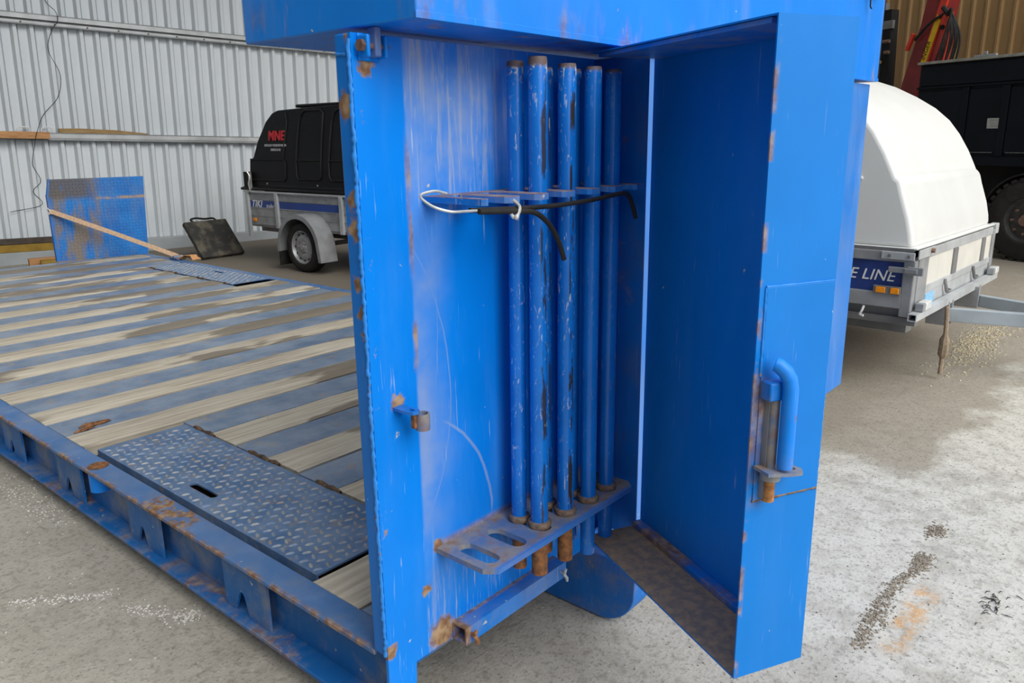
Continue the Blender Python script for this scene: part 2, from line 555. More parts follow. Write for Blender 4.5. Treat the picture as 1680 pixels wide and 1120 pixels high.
MAT['comb'] = blue('comb_paint', (0.008, 0.19, 0.66), 0.3, 0.4, 0.8, lambda s: s.mul(s.step(s.z, 0.9525, 0.9538), s.add(0.5, s.mul(s.noise(25, 4), 0.5))), 0.5, (0.33, 0.31, 0.28), 0.45)
MAT['tube'] = blue('tube_paint', (0.008, 0.19, 0.66), 0.2, 0.3, 0.6, lambda s: s.mul(s.mx(s.step(s.x, 0.215, 0.196), s.mul(s.step(s.y, -0.016, -0.004), 0.8)), s.step(s.noise(20, 5, 0.7), 0.35, 0.5)), 0.35, (0.33, 0.31, 0.28), 0.42)
def stake_mat(name, chip, dark, sx):
    s = S(name, 0.26)
    n = s.noise(6, 4)
    c = s.mix(s.step(n, 0.3, 0.7), (0.004, 0.14, 0.54), (0.006, 0.19, 0.70))
    sc = s.noise(1.0, 3, 0.5, s.stretch(90, 90, 30), dist=1.5)
    c = s.mix(s.mul(s.step(sc, 0.60, 0.72), 0.6 * chip), c, (0.50, 0.58, 0.70))
    # bare line worn down the side that rubs on the rack
    wn = s.noise(1.0, 4, 0.6, s.stretch(60, 60, 7, (sx, 0, 0)))
    fd = s.m('MULTIPLY', s.add(s.mul(s.x, -0.23), s.mul(s.y, -0.96)), 1.0)
    side = s.step(fd, 0.0172, 0.0186)
    c = s.mix(s.mul(s.mul(side, s.step(wn, 0.50, 0.54)), dark), c, (0.035, 0.030, 0.026))
    w2 = s.noise(1.0, 3, 0.6, s.stretch(130, 130, 16, (sx, 3, 0)))
    c = s.mix(s.mul(s.step(w2, 0.68, 0.70), chip), c, (0.62, 0.62, 0.58))
    top = s.step(s.add(s.z, s.mul(s.noise(70, 3), 0.02)), 1.205, 1.213)
    t2 = s.mul(s.step(s.add(s.z, s.mul(s.noise(60, 3), 0.05)), 1.196, 1.224), s.step(s.noise(95, 3), 0.50, 0.58))
    c = s.mix(s.mul(t2, 0.8 * min(1, chip + 0.4)), c, (0.60, 0.61, 0.56))
    c = s.mix(s.mul(top, 0.95), c, (0.13, 0.085, 0.06))
    return s.out(c, s.add(0.25, s.mul(top, 0.45)))
MAT['stake_worn'] = stake_mat('stake_paint_worn', 0.9, 1.0, 0.0)
MAT['stake_chip'] = stake_mat('stake_paint_chipped', 0.8, 0.9, 5.3)
MAT['stake_ok'] = stake_mat('stake_paint', 0.18, 0.0, 2.1)
MAT['galv'] = plain('galvanized_steel', (0.33, 0.34, 0.35), 0.45, 0.35, 0.2, 6)
MAT['galv_light'] = plain('light_galvanized_steel', (0.50, 0.52, 0.53), 0.42, 0.25, 0.15, 5)
MAT['galv_dark'] = plain('dull_galvanized_steel', (0.20, 0.20, 0.20), 0.5, 0.3, 0.2, 6)
MAT['steel'] = plain('bright_steel', (0.5, 0.5, 0.48), 0.35, 0.7, 0.1, 20)
MAT['bolt'] = plain('rusty_bolt', (0.20, 0.12, 0.09), 0.7, 0.2, 0.3, 60)
MAT['floor_mix'] = blue('door_stiffener_paint', BLUED, 0.1, 0.1, 0.5, lambda s: s.mul(s.step(s.noise(9, 5, 0.7), 0.40, 0.60), 0.8), 0.7, (0.14, 0.10, 0.07))
MAT['floor_rust'] = rust_mat('rusty_floor_paint', (0.20, 0.17, 0.145), (0.38, 0.26, 0.16), 0.7)
MAT['bolt_rust'] = rust_mat('orange_rust', (0.22, 0.09, 0.03), (0.50, 0.24, 0.08))
MAT['grip'] = blue('handle_paint', BLUE, 0.2, 0.2, 0.6, lambda s: s.mul(s.step(s.noise(22, 5, 0.65), 0.56, 0.64), s.step(s.x, 0.118, 0.110)), 0.2, rough=0.4)
MAT['stripe2'] = plain('pale_blue_sticker', (0.25, 0.50, 0.75), 0.5, 0, 0.2, 60)
MAT['galv_blue'] = plain('blue_grey_galvanized', (0.36, 0.41, 0.45), 0.45, 0.2, 0.12, 6)
MAT['strap_d'] = plain('dirty_webbing', (0.30, 0.23, 0.16), 0.9, 0, 0.2, 40)
MAT['truckhem'] = plain('worn_truck_edge', (0.10, 0.11, 0.12), 0.5, 0, 0.4, 30)
MAT['grit_w'] = plain('white_grit', (0.62, 0.61, 0.58), 0.6, 0, 0.1, 50)
MAT['grit_b'] = plain('brown_gravel', (0.24, 0.20, 0.15), 0.8, 0, 0.6, 130)
MAT['grit_y'] = plain('beige_gravel', (0.45, 0.39, 0.27), 0.8, 0, 0.3, 60)
MAT['grit_d'] = plain('dark_chips', (0.12, 0.11, 0.10), 0.8, 0, 0.4, 50)
MAT['black'] = plain('black_plastic', (0.006, 0.0065, 0.008), 0.5, 0, 0.2, 5)
MAT['black_matt'] = plain('matt_black_plastic', (0.014, 0.014, 0.015), 0.6, 0, 0.2, 5)
MAT['rubber'] = plain('black_rubber', (0.022, 0.021, 0.020), 0.7, 0, 0.25, 12, 0.2)
MAT['tyre'] = plain('tyre_rubber', (0.028, 0.026, 0.025), 0.75, 0, 0.25, 9, 0.2)
MAT['rim'] = plain('painted_wheel_rim', (0.38, 0.39, 0.40), 0.4, 0.3, 0.1, 20)
MAT['rim_dark'] = plain('dark_wheel_rim', (0.05, 0.048, 0.046), 0.6, 0.1, 0.3, 14)
MAT['white_gel'] = plain('white_gelcoat', (0.72, 0.73, 0.71), 0.35, 0, 0.03, 3)
MAT['cream'] = plain('cream_board', (0.66, 0.64, 0.58), 0.5, 0, 0.05, 6)
MAT['navy'] = plain('navy_panel', (0.02, 0.045, 0.20), 0.4, 0, 0.2, 10)
MAT['stripe'] = plain('blue_stripe', (0.01, 0.05, 0.28), 0.4, 0, 0.1, 10)
MAT['white'] = plain('white_lettering', (0.75, 0.76, 0.76), 0.5, 0, 0.05, 10)
MAT['greyletter'] = plain('grey_lettering', (0.42, 0.43, 0.44), 0.5, 0, 0.05, 10)
MAT['red'] = plain('red_lettering', (0.55, 0.02, 0.03), 0.5, 0, 0.1, 10)
MAT['amber'] = plain('amber_lens', (0.85, 0.28, 0.01), 0.25, 0, 0.1, 40)
MAT['clear'] = plain('clear_lens', (0.70, 0.71, 0.70), 0.15, 0, 0.1, 40)
MAT['truck'] = plain('dark_truck_paint', (0.003, 0.005, 0.009), 0.45, 0, 0.25, 4)
MAT['truckrim'] = plain('weathered_edge_board', (0.26, 0.26, 0.23), 0.7, 0, 0.25, 14)
MAT['crane_red'] = plain('crane_red_paint', (0.20, 0.018, 0.018), 0.45, 0, 0.2, 6)
MAT['crane_bright'] = plain('crane_bright_red', (0.62, 0.045, 0.02), 0.4, 0, 0.12, 6)
MAT['yellow'] = plain('yellow_decal', (0.75, 0.47, 0.0), 0.4, 0, 0.1, 10)
MAT['ochre'] = plain('ochre_paint', (0.28, 0.17, 0.015), 0.6, 0, 0.2, 8)
MAT['brown_beam'] = plain('dark_brown_beam', (0.06, 0.045, 0.035), 0.7, 0, 0.3, 10)
MAT['strap'] = plain('beige_webbing', (0.50, 0.34, 0.22), 0.85, 0, 0.15, 60)
MAT['strap_o'] = plain('orange_webbing', (0.55, 0.27, 0.11), 0.85, 0, 0.2, 60)
MAT['dirty_black'] = (lambda s: s.out(s.mix(s.step(s.noise(7, 5, 0.6), 0.45, 0.7), (0.03, 0.03, 0.028), (0.13, 0.115, 0.085)), 0.7))(S('dusty_black_plastic', 0.7))
def wood_mat(name, a, b, st=(3, 40, 40)):
    s = S(name, 0.75)
    g = s.noise(1.0, 5, 0.6, s.stretch(*st))
    return s.out(s.mix(s.step(g, 0.3, 0.7), a, b), 0.75, g, 0.2, bd=0.004)
MAT['pine'] = wood_mat('orange_pine', (0.42, 0.20, 0.075), (0.62, 0.34, 0.15))
MAT['oldwood'] = wood_mat('old_pine', (0.27, 0.17, 0.07), (0.42, 0.28, 0.12))
def clad_mat(name, a, b):
    s = S(name, 0.45, 0.1)
    n = s.noise(1.3, 5, 0.55, s.stretch(2.5, 2.5, 0.8))
    return s.out(s.mix(s.step(n, 0.3, 0.7), a, b), 0.45)
MAT['clad'] = clad_mat('grey_cladding', (0.60, 0.645, 0.68), (0.70, 0.745, 0.78))
MAT['clad_brown'] = clad_mat('brown_cladding', (0.31, 0.18, 0.07), (0.40, 0.245, 0.105))
MAT['sill'] = plain('painted_sill', (0.34, 0.37, 0.39), 0.5, 0, 0.1, 3)
MAT['roof'] = plain('roof_sheet', (0.30, 0.30, 0.30), 0.6, 0, 0.1, 1)
MAT['wire'] = plain('zinc_wire', (0.62, 0.63, 0.60), 0.35, 0.5, 0.1, 40)
def flap_mat():
    s = S('loading_flap_paint', 0.5)
    n = s.noise(5, 5, 0.6)
    c = s.mix(s.step(n, 0.3, 0.7), (0.003, 0.12, 0.42), (0.008, 0.18, 0.54))
    d = s.noise(7, 6, 0.7)
    topw = s.mul(s.mul(s.step(s.z, 0.53, 0.60), s.step(s.x, 0.42, 0.28)), 0.9)
    v = s.mul(s.step(s.noise(1, 5, 0.6, s.stretch(9, 9, 2.2)), 0.42, 0.60), 0.9)
    lft = s.step(s.x, 0.50, 0.30)
    c = s.mix(s.mul(v, s.add(0.15, s.mul(lft, 0.8))), c, (0.22, 0.16, 0.075))
    c = s.mix(s.mul(topw, s.step(d, 0.25, 0.42)), c, (0.10, 0.085, 0.07))
    ln = s.mul(s.band(s.z, 0.555, 0.02, 0.008), s.mul(s.step(s.x, 0.36, 0.42), s.step(d, 0.4, 0.6)))
    c = s.mix(s.mul(ln, 0.8), c, (0.42, 0.27, 0.10))
    return s.out(c, 0.5)
MAT['flap'] = flap_mat()

# ------------------------------------------------------------------ ground and hall
gm = MB()
gm.box(-30, 40, -30, 40, -0.3, 0.0)
structure(gm.build('floor', MAT['ground'], smooth=0))

# grey ribbed cladding of the hall, in a frame that follows its (slightly falling) girts
DW = Vector((0.9892, -0.1440, -0.0280)).normalized()
NW = Vector((-0.1440, -0.9896, 0.0))
UP = Vector((0.0277, -0.0040, 0.9996))
WM = frame((5.321, 8.547, 0.0), DW, -NW, UP)      # local x along wall, -y towards the viewer, z up
WH = 6.55
wall = MB()
wall.box(-9.0, 6.0, 0.02, 0.12, -0.6, WH)
wl = structure(wall.build('wall_left', MAT['galv_dark'], smooth=0))
wl.matrix_world = WM
PITCH = 0.1655
prof = [(0, 0.0), (0.026, -0.046), (0.062, -0.046), (0.066, -0.004), (0.080, 0.014), (0.084, 0.0), (PITCH, 0.0)]
pm = MB()
vs, fs = [], []
for (x, y) in prof: vs += [(x, y, -0.3), (x, y, WH)]
for i in range(len(prof) - 1): fs.append((2 * i, 2 * i + 2, 2 * i + 3, 2 * i + 1))
# a turned lap at the back gives the sheet its thickness
pm.add(vs, fs)
pm.box(0.086, PITCH, 0.001, 0.018, -0.3, WH)
cladme = pm.mesh('cladding_panel', MAT['clad'], 0)
for k in range(-52, 33):
    o = bpy.data.objects.new('cladding_panel', cladme)
    COL.objects.link(o)
    o.parent = wl
    o.location = (-2.996 + k * PITCH + 0.03, 0, 0)
# sheeting rails across the wall
def girt(name, z0, z1, x0=-9.0, x1=6.0):
    m = MB(WM)
    m.box(x0, x1, -0.125, -0.035, z1 - 0.012, z1)
    m.box(x0, x1, -0.125, -0.115, z1 - 0.058, z1)
    m.box(x0, x1, -0.112, -0.035, z0, z0 + 0.012)
    m.box(x0, x1, -0.112, -0.104, z0, z0 + 0.035)
    m.box(x0, x1, -0.05, -0.035, z0, z1)
    return structure(m.build(name, MAT['galv_light'], smooth=0))
g1 = girt('trim_1', 2.50, 2.615)
for k in range(26):
    sc = MB(WM)
    sc.lathe([(0.0, -0.122), (0.009, -0.122), (0.009, -0.112)], (-3.2 + k * PITCH * 2, 0, 2.52), 'Y', 8)
    sc.build('screw', MAT['bolt'], g1)
g2 = girt('trim_2', 1.27, 1.352)
# sill at the wall foot
sm = MB(WM)
sm.box(-9, 6, -0.16, -0.04, -0.3, 0.105)
structure(sm.build('baseboard_left', MAT['sill'], smooth=0, bevel=0.006))
for nm, z0, z1, y0, mt, lab in (('painted_beam', 0.045, 0.128, -0.24, 'ochre', 'ochre yellow painted steel beam lying at the foot of the grey wall'),
                           ('timber_beam', 0.130, 0.195, -0.23, 'brown_beam', 'dark brown timber lying on the ochre beam by the grey wall')):
    m = MB(WM)
    m.box(-5.2, -2.35, y0, -0.162, z0, z1)
    tag(m.build(nm, MAT[mt], bevel=0.004), lab, 'beam')
m = MB(WM)
m.box(-5.2, -2.35, -0.26, -0.162, -0.10, 0.044)
structure(m.build('baseboard_front', MAT['sill'], smooth=0, bevel=0.005))

# roof over the hall: shades the deck end, the grey trailer and the wall
rm = MB()
rm.box(-14, 14, 2.2, 16, 6.6, 6.75)
structure(rm.build('ceiling', MAT['roof'], smooth=0))
rm = MB()
rm.box(-6.2, -6.0, -9.0, 16, -0.3, 6.6)
structure(rm.build('wall_light_block', MAT['galv_dark'], smooth=0))  # unseen wall, added and lengthened to block sky light from that side

# brown cladding far right
BO = Vector((11.36, 0.63, 0))
BD = Vector((-0.30, -0.954, 0)).normalized()
BN = Vector((-BD.y, BD.x, 0))                       # away from the viewer
BM = frame(BO, BD, BN, (0, 0, 1))
m = MB()
m.box(-9, 7, 0.03, 0.15, -0.3, 6.0)
wb = structure(m.build('wall_right', MAT['brown_beam'], smooth=0))
wb.matrix_world = BM
BP = 0.181
prof = [(0, 0.0), (0.012, -0.034), (0.040, -0.034), (0.058, 0.0), (BP, 0.0)]
pm = MB()
vs, fs = [], []
for (x, y) in prof: vs += [(x, y, -0.2), (x, y, 6.0)]
for i in range(len(prof) - 1): fs.append((2 * i, 2 * i + 2, 2 * i + 3, 2 * i + 1))
pm.add(vs, fs)
pm.box(0.06, BP, 0.002, 0.025, -0.2, 6.0)
bme = pm.mesh('cladding_panel', MAT['clad_brown'], 0)
for k in range(-54, 42):
    o = bpy.data.objects.new('cladding_panel', bme)
    COL.objects.link(o)
    o.parent = wb
    o.location = (k * BP, 0, 0)
# ------------------------------------------------------------------ the blue platform
# its own frame: x across the platform, y along it, z = 0 at deck level
plat = thing('load_platform', 'long blue steel hook-lift platform with planked deck and tall end wall with an open locker', 'platform', (0, 0, G))
L = 6.72
RW = 2.57
def rail(x0, sgn, name):
    # channel: top flange, web, bottom flange
    X = lambda a: x0 + sgn * a
    m = MB()
    m.box(X(0.0), X(0.078), 0.046, L, -0.012, 0.0)
    top = m.build(name + '_top_flange', MAT['railtop'], plat, bevel=0.002)
    m = MB()
    m.box(X(0.060), X(0.070), 0.03, L, -0.178, -0.012)
    m.box(X(0.0), X(0.078), 0.0, L, -0.190, -0.178)
    return m.build(name, MAT['rail'], plat, bevel=0.002)
rail(0.0, 1, 'side_rail')
rail(RW, -1, 'side_rail')
# lashing pockets: plates running from the web out to the edge of the rail
for i in range(10):
    y0 = 0.511 + 0.583 * i
    T = frame((0.030, y0, -0.095), (0, 1, 0), (0, 0, 1), (1, 0, 0))
    hh = 0.082
    notch = [(0.168, -hh), (0.144, -0.034), (0.134, -0.018), (0.122, -0.016), (0.113, -0.026), (0.096, -hh)]
    outer = [(0, -hh), (0, hh), (0.215, hh), (0.215, -hh)] + notch
    m = MB()
    m.plate(outer, [], 0.008, T)
    lp_ = m.build('lashing_plate', MAT['rail'], plat, smooth=30)
    m = MB()
    m.prism([(0.026, y0 + 0.215, -0.177), (0.026, y0 + 0.215, -0.013), (0.060, y0 + 0.25, -0.013), (0.060, y0 + 0.25, -0.177)], (0.005, 0, 0))
    m.build('plate_return', MAT['rail'], lp_, smooth=0)
# stake socket in the rail: rusty mouth and the pipe under it
m = MB()
m.tube([(0.040, 1.545, -0.012), (0.040, 1.545, -0.085)], 0.033, 18)
m.build('socket_pipe', MAT['blue_clean'], plat)
m = MB()
m.lathe([(0.020, 0.0008), (0.020, 0.002), (0.034, 0.002), (0.034, 0.0004)], (0.042, 1.545, 0), 'Z', 20)
m.lathe([(0.0, 0.001), (0.022, 0.001)], (0.042, 1.545, 0), 'Z', 20)
m.build('socket_mouth', MAT['rust'], plat)

# deck: steel cross strips between the planks, open hollow below the tread plates
PLK = [(0.190 + 0.3855 * k, 0.378 + 0.3855 * k) for k in range(17)]
deckbase = MB()
deckbase.box(0.078, RW - 0.078, 0.05, L - 0.01, -0.105, -0.095)
deckbase.build('deck_underframe', MAT['rail'], plat, smooth=0)
def xs_for(y):
    x0, x1 = 0.080, 2.490
    if 0.385 < y < 1.690: x0 = 0.438
    if 4.33 < y < 5.70: x1 = 2.150
    return x0, x1
edges = [0.05] + [e for p in PLK for e in p] + [L - 0.01]
for i in range(0, len(edges), 2):
    y0, y1 = edges[i] + 0.003, edges[i + 1] - 0.003
    x0, x1 = xs_for((y0 + y1) / 2)
    m = MB()
    m.box(x0, x1, y0, y1, -0.012, -0.001)
    m.build('deck_strip', MAT['deck'], plat, smooth=0, bevel=0.0015)
rnd = random.Random(3)
for k, (y0, y1) in enumerate(PLK):
    x0, x1 = xs_for((y0 + y1) / 2)
    x0 -= 0.004 if x0 < 0.1 else 0
    m = MB()
    n = 22
    dz = rnd.uniform(0.001, 0.006)
    top = []
    for j in range(n + 1):
        x = x0 + (x1 - x0) * j / n
        e0 = y0 + 0.004 + rnd.uniform(-0.003, 0.003)
        e1 = y1 - 0.004 + rnd.uniform(-0.003, 0.003)
        zc = dz + rnd.uniform(-0.0008, 0.0008)
        top.append([(x, e0, -0.035), (x, e0, zc - 0.002), (x, e0 + 0.006, zc), (x, e1 - 0.006, zc), (x, e1, zc - 0.002), (x, e1, -0.035)])
    vs = [p for r in top for p in r]
    fs = []
    for j in range(n):
        for q in range(5):
            fs.append((j * 6 + q, (j + 1) * 6 + q, (j + 1) * 6 + q + 1, j * 6 + q + 1))
    fs.append(tuple(range(6)))
    fs.append(tuple(n * 6 + q for q in range(6)))
    m.add(vs, fs)
    m.build('plank', MAT['plank'], plat, smooth=25)

# tread plates (hinged covers over the stowage wells)
def tread(x0, x1, y0, y1, slot, lab):
    T = Matrix.Translation(((x0 + x1) / 2, (y0 + y1) / 2, 0.001))
    hx, hy = (x1 - x0) / 2, (y1 - y0) / 2
    m = MB()
    m.plate([(-hx, -hy), (hx, -hy), (hx, hy), (-hx, hy)], [slotpts(slot[0] - (x0 + x1) / 2, slot[1] - (y0 + y1) / 2, 0.013, 0.062)], 0.006, T)
    m.box(x0, x0 + 0.006, y0, y1, -0.05, -0.001)
    o = m.build('tread_plate', MAT['tread'], plat, smooth=0, label=lab)
    m = MB()
    px, py = 0.031, 0.031
    rr = random.Random(5)
    nx, ny = int((x1 - x0) / px), int((y1 - y0) / py)
    big = y0 < 2
    for i in range(nx):
        for j in range(ny):
            cx, cy = x0 + px * (i + 0.6), y0 + py * (j + 0.6)
            if cx > x1 - 0.014 or cy > y1 - 0.014: continue
            if abs(cx - slot[0]) < 0.028 and abs(cy - slot[1]) < 0.09: continue
            a = PI / 4 if (i + j) % 2 else -PI / 4
            a += 0.35
            lx, ly = 0.0145, 0.0052
            ca, sa = math.cos(a), math.sin(a)
            vs = [(cx + ca * lx * u - sa * ly * v, cy + sa * lx * u + ca * ly * v, 0.0036 + h * 1.7) for (u, v, h) in
                  ((-1, 0, 0), (-0.5, -1, 0), (0.5, -1, 0), (1, 0, 0), (0.5, 1, 0), (-0.5, 1, 0), (-0.45, 0, 0.0026), (0.45, 0, 0.0026))]
            m.add(vs, [(0, 1, 6), (1, 2, 7, 6), (2, 3, 7), (3, 4, 7), (4, 5, 6, 7), (5, 0, 6)])
    t = m.build('tread_pattern', MAT['tread_worn_lit'], o, smooth=60, kind='stuff')
    m = MB()
    m.box(x0 + 0.01, x1 - 0.01, y0 + 0.01, y1 - 0.01, -0.094, -0.090)
    m.build('well_floor', MAT['rust_dark'], o, smooth=0)
    return o
tread(0.098, 0.425, 0.388, 1.688, (0.168, 1.075), 'dusty blue tread plate cover beside the left rail')
tread(2.165, 2.488, 4.335, 5.700, (2.40, 4.95), 'far grey-blue tread plate cover at the right edge')
# hinge lumps and dirt along the inner edge of the covers
rnd = random.Random(11)
for (x, ys) in ((0.432, (1.60, 1.52, 1.22, 1.16, 1.09, 0.83, 0.77)), (2.158, (4.42, 4.75, 4.83, 5.2, 5.28, 5.62))):
    for y in ys:
        m = MB()
        ln = rnd.uniform(0.025, 0.05)
        m.tube([(x + rnd.uniform(-0.006, 0.006), y - ln, 0.001), (x, y, 0.005), (x + rnd.uniform(-0.006, 0.006), y + ln, 0.002)], [0.006, 0.010, 0.006], 8)
        m.build('hinge_knuckle', MAT['rust_dark'], plat)
# torn-up rusty scab between two planks
m = MB()
rnd = random.Random(2)
for k in range(9):
    x, y = 0.16 + rnd.uniform(-0.05, 0.05), 1.955 + rnd.uniform(-0.02, 0.03)
    m.tube([(x, y, 0), (x + rnd.uniform(0.01, 0.05), y + rnd.uniform(-0.01, 0.02), 0.006), (x + 0.06, y + 0.01, 0.001)], [0.004, 0.006, 0.002], 6)
m.build('rust_scab', MAT['rust'], plat)

# runner under the platform, its rounded nose under the locker
def runner(x0, x1):
    yz = [(6.4, -0.19), (6.4, -0.247), (0.0, -0.247)]
    for k in range(0, 9):
        a = -PI / 2 - (PI / 2) * k / 8 * 0.86
        yz.append((-0.045 + 0.118 * math.cos(a), -0.129 + 0.118 * math.sin(a)))
    yz += [(-0.165, -0.052), (1.6, -0.052), (1.6, -0.19)]
    m = MB()
    m.prism([(x0, y, z) for y, z in yz], (x1 - x0, 0, 0))
    return m.build('runner', MAT['blue_dirty'], plat, smooth=30, bevel=0.003)
runner(0.715, 0.800)
runner(1.77, 1.855)

# --- end wall
ZT = 1.240
m = MB()
m.box(0.0, 2.385, 0.0, 0.008, -0.05, ZT)
m.prism([(0.0, 0, -0.05), (0.078, 0, -0.05), (0.078, 0, -0.06), (0.070, 0, -0.245), (0.0, 0, -0.245)], (0, 0.008, 0))
m.build('bulkhead_plate', MAT['bulkhead'], plat, smooth=0)
m = MB()
m.box(0.0, 0.10, 0.009, 0.046, 0.001, ZT)
m.build('corner_post', MAT['edge'], plat, smooth=30, bevel=0.004)
m = MB()
m.box(2.285, 2.385, 0.009, 0.046, 0.001, ZT)
m.build('corner_post', MAT['blue_clean'], plat, smooth=30, bevel=0.004)
m = MB()
m.box(0.101, 2.284, 0.009, 0.040, ZT - 0.06, ZT)
m.build('top_beam', MAT['blue_clean'], plat, smooth=30, bevel=0.003)
# lumpy weld bead up the outer corner
def bead(p0, p1, r, name='weld_bead', mat='weld', step=0.007, seed=1):
    rr = random.Random(seed)
    p0, p1 = Vector(p0), Vector(p1)
    n = int((p1 - p0).length / step)
    path, rs = [], []
    for i in range(n + 1):
        p = p0.lerp(p1, i / n)
        path.append(p + Vector((rr.uniform(-1, 1), rr.uniform(-1, 1), 0)) * r * 0.28)
        rs.append(r * rr.uniform(0.75, 1.2) * (1.1 if i % 2 else 0.85))
    m = MB()
    m.tube(path, rs, 8)
    return m.build(name, MAT[mat], plat, smooth=70)
bead((0.000, 0.006, 0.005), (0.000, 0.006, ZT - 0.01), 0.0050)
bead((0.0, 0.012, ZT - 0.035), (0.0, 0.044, ZT - 0.033), 0.003)
# hinge bracket of the tool box at the top corner
m = MB()
m.box(0.012, 0.020, -0.030, 0.0, ZT - 0.042, ZT - 0.004)
m.box(0.052, 0.059, -0.030, 0.0, ZT - 0.042, ZT - 0.004)
m.box(0.012, 0.059, -0.006, 0.0, ZT - 0.046, ZT - 0.0)
br = m.build('hinge_bracket', MAT['blue_clean'], plat, bevel=0.003)
m = MB()
m.tube([(0.006, -0.018, ZT - 0.022), (0.066, -0.018, ZT - 0.022)], 0.0055, 10)
m.lathe([(0, 0.003), (0.0105, 0.003), (0.0105, 0.011), (0, 0.011)], (0, -0.018, ZT - 0.022), 'X', 6)
m.build('hinge_bolt', MAT['bolt'], br)
m = MB()
m.box(0.032, 0.046, -0.028, -0.004, ZT - 0.040, ZT + 0.010)
m.build('hinge_tongue', MAT['blue_dirty'], br, bevel=0.003)
# keeper for the door bolt: eye plate with a short pipe
m = MB()
T = frame((0.062, -0.026, 0.545), (1, 0, 0), (0, 1, 0), (0, 0, 1))
m.plate([(-0.013, 0.026), (-0.013, -0.018), (-0.008, -0.028), (0.004, -0.031), (0.013, -0.024), (0.013, 0.026)], [slotpts(0, -0.012, 0.0055, 0.004)], 0.006, T)
kp = m.build('door_keeper', MAT['blue_dirty'], plat, smooth=30)
m = MB()
m.lathe([(0.0115, -0.017), (0.0148, -0.017), (0.0148, 0.017), (0.0115, 0.017), (0.0115, -0.017)], (0.0845, -0.047, 0.520), 'Z', 20)
m.build('keeper_pipe', MAT['rack'], kp)
m = MB()
m.box(0.064, 0.076, -0.046, -0.034, 0.508, 0.542)
m.build('keeper_web', MAT['rust'], kp, bevel=0.002)

# --- lower stake rack with six slots
SL = [0.193 + 0.0895 * k for k in range(6)]
T = frame((0, 0, 0.190), (1, 0, 0), (0, 1, 0), (0, 0, 1))
m = MB()
m.plate([(0.150, 0.0), (0.150, -0.138), (0.172, -0.165), (0.682, -0.165), (0.705, -0.140), (0.705, -0.118), (0.700, 0.0)],
        [slotpts(x, -0.088, 0.0205, 0.033) for x in SL], 0.012, T)
m.build('stake_rack_shelf', MAT['rack'], plat, smooth=30, label='lower rack plate with six long slots')
# upper comb
T = frame((0, 0, 0.948), (1, 0, 0), (0, 1, 0), (0, 0, 1))
pts = [(0.150, 0.0)]
xs = [(0.150, 0.171)] + [(SL[k] + 0.0225, SL[k + 1] - 0.0225) for k in range(5)] + [(SL[5] + 0.0225, 0.705)]
for i, (a, b) in enumerate(xs):
    c = 0.010
    pts += [(a, -0.035 if i else -0.157), (a, -0.156), (a + c * 0.6, -0.165), (b - c, -0.165), (b, -0.155), (b, -0.035)]
pts = [p for i, p in enumerate(pts) if i == 0 or (abs(p[0] - pts[i - 1][0]) + abs(p[1] - pts[i - 1][1])) > 1e-5]
pts += [(0.705, 0.0)] if pts[-1] != (0.705, 0.0) else []
m = MB()
m.plate(pts, [], 0.012, T)
m.build('stake_rack_comb', MAT['comb'], plat, smooth=30, label='upper rack comb holding the stakes')

# square tube holder under the bulkhead with wing screws
m = MB()
a, b, t = -0.044, 0.0, 0.004
x0, x1, z0, z1 = 0.190, 0.566, -0.052, -0.009
m.box(x0, x1, a, b, z1 - t, z1)
m.box(x0, x1, a, b, z0, z0 + t)
m.box(x0, x1, a, a + t, z0 + t, z1 - t)
m.box(x0, x1, b - t, b, z0 + t, z1 - t)
m.box(x1 - 0.006, x1, a + t, b - t, z0 + t, z1 - t)
tb = m.build('square_tube_holder', MAT['tube'], plat, smooth=0)
for (x, mt) in ((0.208, 'rust'), (0.545, 'galv_light')):
    m = MB()
    y = -0.044
    zc = -0.030
    m.tube([(x, y, zc), (x, y - 0.014, zc)], 0.0042, 8)
    m.tube([(x - 0.002, y - 0.010, zc), (x + 0.004, y - 0.016, zc - 0.014), (x + 0.002, y - 0.018, zc - 0.022)], [0.004, 0.0045, 0.003], 8)
    m.tube([(x - 0.002, y - 0.010, zc), (x - 0.004, y - 0.016, zc + 0.010), (x - 0.002, y - 0.018, zc + 0.017)], [0.004, 0.0045, 0.003], 8)
    m.build('wing_screw', MAT[mt], tb)

# --- locker side wall, and the closed cabinet on the other half of the end wall
m = MB()
m.box(0.728, 0.734, -0.150, 0.0, 0.030, 1.236)
m.box(0.690, 0.728, -0.05, 0.0, 0.030, 0.036)
m.build('locker_side', MAT['sidewall'], plat, smooth=0)
m = MB()
m.box(0.7345, 2.385, -0.130, -0.124, 0.036, 1.240)
m.box(2.379, 2.385, -0.124, 0.0, 0.036, 1.240)
m.box(0.7345, 2.379, -0.124, 0.0, 0.036, 0.042)
m.box(0.7345, 2.379, -0.124, 0.0, 1.234, 1.240)
m.build('cabinet_body', MAT['cab'], plat, smooth=0, bevel=0.002)

# --- tool box on top of the end wall
m = MB()
m.box(0.020, 2.420, -0.145, 0.36, 1.250, 1.72)
bx = m.build('tool_box', MAT['box'], plat, smooth=30, bevel=0.003, label='big blue tool box on top of the end wall')
m = MB()
m.box(0.018, 2.422, -0.1475, -0.145, 1.250, 1.262)
m.build('tool_box_hem', MAT['box'], bx, bevel=0.0008)
